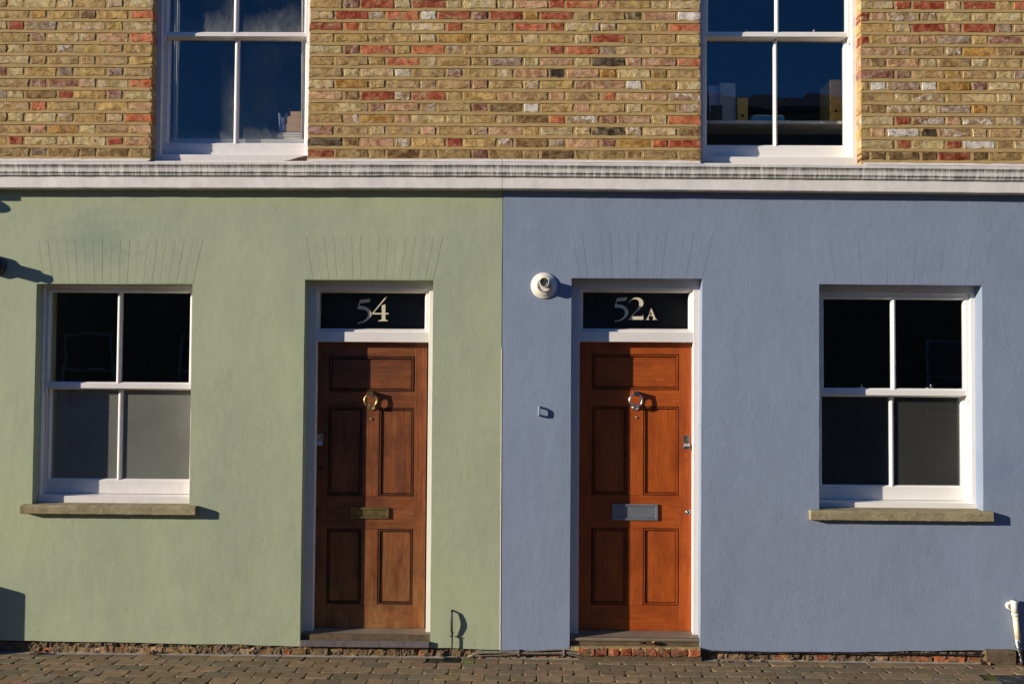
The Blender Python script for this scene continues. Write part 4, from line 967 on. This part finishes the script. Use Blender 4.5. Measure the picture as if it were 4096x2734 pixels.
# grey pipes clipped along the blue wall's foot
M['greypipe'] = simple('dusty_grey_pipe', (0.16, 0.135, 0.105), 0.7, 0, 0.3, 30)
xa, za = W(1872, 2612); xb, zb2 = W(2330, 2606); t = thing('pipe_run', 'dusty grey cables clipped along the foot of the blue wall', 'cable', ((xa + xb) / 2, -.012, za))
for k, (dz, rr, y) in enumerate(((.0, .0075, -.014), (.012, .005, -.008), (-.011, .004, -.012))):
    bm = bmesh.new(); pts = []
    for i in range(25):
        u = i / 24; x = xa + (xb - xa) * u + (.09 * k if i == 0 else 0); zz = za + .004 + (zb2 - za) * u + dz + .005 * math.sin(u * 7 + k * 2) - (.022 * max(0, 1 - u * 12)) - (.02 * max(0, (u - .9) * 10))
        pts.append((x, y - .01 * max(0, (u - .85) * 6), zz))
    tube(bm, pts, rr, 8); obj('cable_strand', mesh(bm), M['greypipe'], t, smooth=True)
for px in (2075, 2255):
    x = WX(px, 2606); zz = WZ(px, 2606); obj('clip', boxes((x - .006, x + .006, -.026, .02, zz - .02, zz + .022)), M['greypipe'], t, bevel=.002)
xa, za = W(2735, 2618, -.02); xb, zb2 = W(3960, 2596, 0); bm = bmesh.new(); pts = []
for i in range(30):
    u = i / 29; pts.append((xa + (xb - xa) * u, -.014 - .02 * max(0, .12 - u), za + .004 + (.020 if u > .06 else .3 * u) + .002 * math.sin(u * 19)))
tube(bm, pts, .0048, 8); tag(obj('cable', mesh(bm), M['black'], None, smooth=True), 'thin dark cable along the blue wall foot right of the orange door', 'cable')
# concrete kerb lump by the waste pipe
bm = bmesh.new(); x0, z0 = W(3944, 2642, -.03); x1, z1 = W(4064, 2600, -.03)
prism(bm, [(-.02, .02), (-.02, -.035), (z1 - .012, -.034), (z1, -.022), (z1 + .004, .02)], 'x', x0, x1)
bmesh.ops.subdivide_edges(bm, edges=bm.edges, cuts=4, use_grid_fill=True)
for v in bm.verts: v.co += Vector((1, 1, 1)) * .003 * mnoise.noise(v.co * 30)
tag(obj('concrete_block', mesh(bm), M['rubble'], None, bevel=.003), 'rough dark concrete lump at the blue wall foot beside the pale pipe', 'concrete block')
# pale waste pipe
bx, by = G(4083, 2652); tx, tz = W(4056, 2402, -.05); bz = FALL * by - .004
t = thing('waste_pipe', 'pale leaning waste pipe with a black lower end at the blue wall foot', 'pipe', (bx, by, bz))
top = Vector((tx, -.045, tz)); bot = Vector((bx, by, bz)); at = lambda u: top + (bot - top) * u
bm = bmesh.new(); tube(bm, [at(.36), at(.62)], .0175, 16); 
M['pipe_cream'] = simple('cream_pipe_paint', (0.74, 0.63, 0.44), 0.5, 0, .12, 20); M['pipe_black'] = None
tt = NT('chipped_black_pipe'); p_ = tt.pos(); f_ = tt.rng(tt.noise(tt.scale(p_, (1.5, 1.5, 1)), 22, 4, .7), .52, .58); M['pipe_black'] = tt.set(tt.mix(f_, (.025, .027, .03), (.7, .68, .64)), .4)
bm.free(); bm = bmesh.new(); tube(bm, [at(.20), at(.62)], .0185, 18); obj('cream_section', mesh(bm), M['pipe_cream'], t, smooth=True)
bm = bmesh.new(); tube(bm, [at(.60), at(1.0)], .0205, 18); obj('black_section', mesh(bm), M['pipe_black'], t, smooth=True)
bm = bmesh.new(); tube(bm, [at(-.005), at(.21)], .0215, 18); tube(bm, [at(.19), at(.225)], .0235, 18); el = obj('elbow', mesh(bm), M['pvc'], t, smooth=True)
bm = bmesh.new(); c0 = at(.09) + Vector((-.016, 0, 0)); lathe(bm, [(.026, .01), (.026, -.030), (.020, -.034), (.020, -.020)], c0.x, c0.z, 24, True); obj('wall_stub', mesh(bm), M['pvc'], t, smooth=True)

# things just beyond the left edge whose edges or shadows reach the picture
sx, sz = W(-22, 1060, -.03); M['navy'] = simple('dark_navy_plastic', (0.03, 0.03, 0.045), 0.5)
t = thing('flue_terminal', 'dark round flue terminal on the green wall above the window corner', 'vent', (sx, 0, sz))
bm = bmesh.new(); lathe(bm, [(.069, .002), (.069, -.035), (.055, -.045), (.040, -.05)], sx, sz, 36, False); obj('wall_collar', mesh(bm), M['navy'], t, smooth=True)
bm = bmesh.new(); lathe(bm, [(.044, -.03), (.044, -.105), (.030, -.107), (.030, -.135), (.006, -.137)], sx, sz, 32); obj('pipe', mesh(bm), M['navy'], t, smooth=True)
sx = WX(88, 800) - .145 * SUN_T; z0 = WZ(88, 806) + .70 * .145; t = thing('unseen_fixture', 'unseen boxy wall fixture added to cast a shadow under the cornice of the green house', 'wall fixture', (sx - .1, 0, z0))  # unseen fixture, invented and placed so its shadow falls under the cornice
obj('housing', boxes((sx - .22, sx, -.145, .004, z0, z0 + .16)), M['navy'], t, bevel=.006); bm = bmesh.new()
bmesh.ops.create_uvsphere(bm, u_segments=20, v_segments=12, radius=.045, matrix=Matrix.Translation((sx - .11, -.11, z0 - .05))); tube(bm, [(sx - .11, -.11, z0 - .03), (sx - .11, -.11, z0 + .01)], .015); obj('shadow_lobe', mesh(bm), M['navy'], t, smooth=True)
sx = WX(108, 2450) - .15 * SUN_T; z1 = WZ(100, 2372) + .70 * .15; t = thing('unseen_box', 'unseen low grey box added to cast a shadow at the foot of the green wall', 'meter box', (sx - .2, 0, 0))  # unseen box, added out of view to shade the foot of the wall
obj('caster_body', boxes((sx - .42, sx, -.15, .003, -.02, z1)), M['greypipe'], t, bevel=.012); obj('caster_panel', boxes((sx - .39, sx - .03, -.156, -.1495, .05, z1 - .04)), M['greypipe'], t, bevel=.003)

# ------------------------------------------------------------------ dead leaves
M['leaf'] = None; lt = NT('dead_leaf'); oc = lt.n('ShaderNodeObjectInfo').outputs['Color']; lv = lt.objco()
M['leaf'] = lt.set(lt.mix(lt.rng(lt.noise(lv, 90, 4), .35, .65), oc, lt.mix(1.0, oc, (.45, .4, .35), 'MULTIPLY')), .7)
LM = []
for k in range(4):
    rnd = random.Random(50 + k); bm = bmesh.new(); n = 7; l_ = []; r_ = []; m_ = []
    for i in range(n):
        u = i / (n - 1); w = .34 * math.sin(math.pi * u ** .8) * (1 + .25 * (i % 2)); bend = .25 * u * u * rnd.uniform(.5, 1.6)
        m_.append(bm.verts.new((u - .5, 0, bend))); l_.append(bm.verts.new((u - .5, w, bend + .22 * w + rnd.uniform(0, .12)))); r_.append(bm.verts.new((u - .5, -w, bend + .3 * w + rnd.uniform(0, .12))))
    for i in range(n - 1): bm.faces.new((m_[i], m_[i + 1], l_[i + 1], l_[i])); bm.faces.new((m_[i], r_[i], r_[i + 1], m_[i + 1]))
    bmesh.ops.remove_doubles(bm, verts=bm.verts, dist=.0005); me = mesh(bm); me.materials.append(M['leaf']); LM.append(me)
def leaves(n, pxa, pxb, y0, y1, zf, label, group, size=(.02, .045)):
    for i in range(n):
        px = random.uniform(pxa, pxb); x = WX(px, 2610); y = random.uniform(y0, y1); o = bpy.data.objects.new('dry_leaf', random.choice(LM)); C.objects.link(o)
        s = random.uniform(*size); o.scale = (s, s, s); place(o, None, (x, y, zf(y) + .003 + random.uniform(0, .006))); o.rotation_euler = (random.uniform(-.5, .5), random.uniform(-.5, .5), random.uniform(0, 6.28))
        c = random.choice(((.30, .13, .05), (.22, .10, .045), (.40, .22, .09), (.16, .08, .04))); o.color = (*c, 1); tag(o, label, 'leaf', group)
fl = lambda y: .004 if y > -.022 else FALL * y
leaves(9, 120, 205, -.055, -.01, fl, 'dry brown leaf in the heap under the green wall below its window', 'leaf heap below the green window')
leaves(4, 560, 640, -.055, -.01, fl, 'dry leaf scrap at the green wall foot left of the slate step', 'leaf scraps left of the slate step')
leaves(16, 1880, 2060, -.03, 0.0, fl, 'dry leaf caught under the clipped grey cables', 'leaves under the grey cables', (.014, .03))
zs_ = WZ(2600, 2575, 0.0)
leaves(7, 2560, 2640, -.01, .04, lambda y: zs_, 'curled dry leaf lying on the yellow stone doorstep', 'leaves on the stone doorstep', (.025, .045))
leaves(8, 2850, 3080, -.04, -.01, fl, 'dry leaf at the blue wall foot right of the stone doorstep', 'leaves right of the stone doorstep', (.016, .03))
leaves(6, 3895, 3940, -.055, -.01, fl, 'dry leaf piled against the rough concrete lump', 'leaves against the concrete lump', (.03, .055))
leaves(3, 4060, 4078, -.05, -.02, fl, 'yellowed leaf beside the foot of the pale pipe', 'leaves by the pale pipe', (.025, .04))

# ------------------------------------------------------------------ things on the window ledges upstairs
cols = {'paper': (0.72, 0.66, 0.56), 'kraft': (0.47, 0.28, 0.15), 'white': (0.75, 0.74, 0.72), 'yellow': (0.60, 0.40, 0.08), 'cyan': (0.05, 0.33, 0.55), 'lilac': (0.48, 0.50, 0.66), 'dark': (.05, .045, .05), 'curtain': (.62, .58, .52), 'grey': (.4, .41, .42)}
for k, c in cols.items(): M['i_' + k] = simple('indoor_' + k, c, 0.7)
yb = 0.25; ul = i_ul; ledge = obj('window_board', boxes((ul['gx0'] - .1, ul['gx1'] + .1, .20, .46, WZ(1160, 562, yb) - .035, WZ(1160, 562, yb) - .002)), M['white_old'], green)
zz = WZ(1160, 562, yb); bxr = WX(1206, 520, yb)
def book(x0, x1, y0, h, cover, label, tilt=0.0, zz0=0.0):
    t = thing('book', label, 'book', ((x0 + x1) / 2, y0 + .09, zz0), 'books piled on the upstairs ledge')
    obj('pages', boxes((x0 + .004, x1 - .002, y0 + .004, y0 + .18, zz0 + .002, zz0 + h - .002)), M['i_paper'], t)
    for s in (0, 1): obj('cover', boxes((x0, x1, y0, y0 + .185, zz0 + (h - .0025) * s, zz0 + .0025 + (h - .0025) * s)), cover, t)
    t.rotation_euler.z = tilt
hs = [(.028, 'i_kraft', 1135, 'thick brown book at the bottom of the upstairs pile'), (.014, 'i_white', 1108, 'thin white book second from the bottom of the upstairs pile'), (.020, 'i_dark', 1114, 'patterned dark book below the kraft box on the upstairs ledge')]
for h, m_, px, lb in hs: book(WX(px, 530, yb), bxr, yb, h, M[m_], lb, 0.0, zz); zz += h + .0005
for (pxa, h, lb) in ((1144, .062, 'kraft cardboard box on top of the piled books'), (1148, .052, 'smaller kraft cardboard box above the lower box with blue tape'), (1160, .034, 'open kraft carton at the top of the upstairs pile')):
    a = WX(pxa, 480, yb); t = thing('carton', lb, 'box', ((a + bxr) / 2, yb + .08, zz), 'cartons piled on the upstairs ledge'); obj('carton_body', boxes((a, bxr - .002, yb + .01, yb + .17, zz, zz + h)), M['i_kraft'], t)
    bm = bmesh.new(); v = [bm.verts.new(q) for q in ((a, yb + .01, zz + h), (a, yb + .17, zz + h), (a - .02, yb + .17, zz + h + .028), (a - .02, yb + .01, zz + h + .022))]; bm.faces.new(v); v = [bm.verts.new((q.co.x + .002, q.co.y, q.co.z + .002)) for q in v]; bm.faces.new(v); obj('flap', mesh(bm), M['i_kraft'], t)
    zz += h + .001
a, zb_ = W(1118, 520, yb + .03); bm = bmesh.new(); pts = []
for i in range(9):
    u = i / 8; pts.append((a + .062 * u, yb + .03 + .014 * math.sin(u * 9), .115 + .02 * math.cos(u * 6.3)))
zg = WZ(1130, 524, yb + .03); lo_ = [bm.verts.new((x, y, zg)) for x, y, h in pts]; hi_ = [bm.verts.new((x - .012, y + .01, zg + h)) for x, y, h in pts]
for i in range(8): bm.faces.new((lo_[i], lo_[i + 1], hi_[i + 1], hi_[i]))
o = obj('paper_bag', mesh(bm), M['i_lilac']); o.modifiers.new('solid', 'SOLIDIFY').thickness = .003; tag(o, 'crumpled lilac paper bag standing beside the cartons upstairs', 'bag')
for pxa, pxb, lb in ((690, 716, 'pale curtain at the end away from the cartons in the misted upstairs window'), (1200, 1222, 'pale curtain beside the cartons in the misted upstairs window')):
    xa, xb = WX(pxa, 300, .24), WX(pxb, 300, .24); bm = bmesh.new(); n = 14; lo_ = []; hi_ = []
    for i in range(n + 1):
        u = i / n; x = xa + (xb - xa) * u; y = .225 + .012 * math.sin(u * 15); lo_.append(bm.verts.new((x + .02 * (1 - u), y, ul['gl0'] - .02))); hi_.append(bm.verts.new((x, y, ul['gu1'] + .02)))
    for i in range(n): bm.faces.new((lo_[i], lo_[i + 1], hi_[i + 1], hi_[i]))
    o = obj('curtain', mesh(bm), M['i_curtain'], smooth=True); o.modifiers.new('solid', 'SOLIDIFY').thickness = .002; tag(o, lb, 'curtain')
ur = i_ur; yb = .34; zsh = WZ(3100, 489, yb)
t = thing('shelf', 'white shelf board inside the upstairs window of the blue house', 'shelf', ((ur['gx0'] + ur['gx1']) / 2, yb + .15, zsh - .012))
obj('board', boxes((ur['gx0'] - .25, ur['gx1'] + .25, yb, yb + .32, zsh - .011, zsh + .011)), M['i_white'], t)
for s in (ur['gx0'] - .2, ur['gx1'] + .2): obj('bracket', boxes((s - .015, s + .015, yb + .01, yb + .3, zsh - .45, zsh - .011)), M['i_white'], t)
for pxa, pxb, pyt, lb in ((2952, 2994, 388, 'narrow yellow box file on the white shelf beside the blue folder'), (3325, 3372, 316, 'tall yellow lever file with a finger hole on the white shelf')):
    a, b = WX(pxa, 430, yb), WX(pxb, 430, yb); h = WZ(pxa, pyt, yb); t = thing('box_file', lb, 'file', ((a + b) / 2, yb + .12, zsh + .011), 'files on the upstairs shelf')
    obj('file_case', boxes((a, b, yb + .02, yb + .28, zsh + .0115, h)), M['i_yellow'], t, bevel=.002)
    bm = bmesh.new(); lathe(bm, [(.011, yb + .021), (.011, yb + .018)], (a + b) / 2, zsh + (h - zsh) * .28, 18); obj('finger_hole', mesh(bm), M['i_dark'], t)
z_ = zsh + .0115
for a_, b_, h, mm, lb in ((3005, 3165, .006, 'i_paper', 'bottom sheaf of paper on the white shelf under the blue folder'), (3010, 3140, .034, 'i_cyan', 'thick blue folder lying on the white shelf'), (3020, 3135, .006, 'i_white', 'loose white papers on top of the blue folder')):
    a, b = WX(a_, 460, yb), WX(b_, 460, yb); o = obj('folder', boxes((a, b, yb + .02, yb + .24, z_, z_ + h)), M[mm], bevel=.002); tag(o, lb, 'folder'); z_ += h + .0006
for a_, b_, pyt, mm, lb, ln in ((2842, 2898, 330, 'i_lilac', 'tall pale magazine holder leaning on the white shelf', .05), (2885, 2948, 322, 'i_grey', 'grey document wallet leaning beside the yellow box file', -.03), (2846, 2890, 420, 'i_dark', 'dark red box in front of the pale magazine holder', 0)):
    a, b = WX(a_, 430, yb), WX(b_, 430, yb); h = WZ(a_, pyt, yb); bm = bmesh.new(); y0 = yb + (.03 if mm != 'i_dark' else .005)
    prism(bm, [(zsh + .0115, y0), (h, y0 + abs(ln)), (h - .01, y0 + abs(ln) + .02), (zsh + .0115, y0 + .02)], 'x', a, b); tag(obj('document_holder', mesh(bm), M[mm]), lb, 'file holder')

# ------------------------------------------------------------------ houses across the street (seen in the window panes)
M['opp'] = simple('shaded_brown_brick', (0.20, 0.135, 0.085), 0.9, 0, .2, 4); M['opp_trim'] = simple('opposite_trim', (.55, .52, .47), .6); M['opp_glass'] = simple('opposite_glass', (.03, .035, .045), .08)
k = 0
for x0, w, h, colr, lb in ((-21, 13, 5.4, 'opp', 'brown brick house across the street with a plain parapet'), (-8, 9.5, 5.7, 'opp', 'low brown brick house across the street facing the two coloured fronts'), (1.5, 9, 7.9, 'opp', 'taller brown brick house across the street'), (10.5, 12, 7.4, 'opp', 'brown brick end house across the street')):
    t = thing('terraced_house', lb, 'house', (x0 + w / 2, -14.5, -.16), 'houses across the street'); y = -14.0
    obj('wall', boxes((x0 + .01, x0 + w - .01, -20, y, -.2, h - .3)), M['opp'], t)
    bm = bmesh.new(); prism(bm, [(h - .299, y + .08), (h - .2, y + .08), (h + .9, -17), (h - .2, -20.1), (h - .299, -20.1)], 'x', x0 + .01, x0 + w - .01); obj('roof', mesh(bm), M['roof'], t)
    n = int(w / 2.3)
    for i in range(n):
        xc = x0 + w * (i + .5) / n
        for zc_, hh, ww in ((1.2, 1.5, .95), (4.1, 1.5, .95)):
            if zc_ < 2 and i % 2: 
                d = obj('door', boxes((xc - .45, xc + .45, y - .02, y + .03, -.14, 2.0)), M['plain'], t); continue
            f = obj('window', boxes((xc - ww / 2 - .06, xc + ww / 2 + .06, y - .02, y + .035, zc_ - .06, zc_), (xc - ww / 2 - .06, xc - ww / 2, y - .02, y + .03, zc_, zc_ + hh), (xc + ww / 2, xc + ww / 2 + .06, y - .02, y + .03, zc_, zc_ + hh), (xc - ww / 2 - .06, xc + ww / 2 + .06, y - .02, y + .032, zc_ + hh, zc_ + hh + .06), (xc - ww / 2, xc + ww / 2, y - .02, y + .02, zc_ + hh / 2 - .02, zc_ + hh / 2 + .02)), M['opp_trim'], t)
            obj('pane', boxes((xc - ww / 2, xc + ww / 2, y - .01, y + .008, zc_ + .002, zc_ + hh - .002)), M['opp_glass'], f)
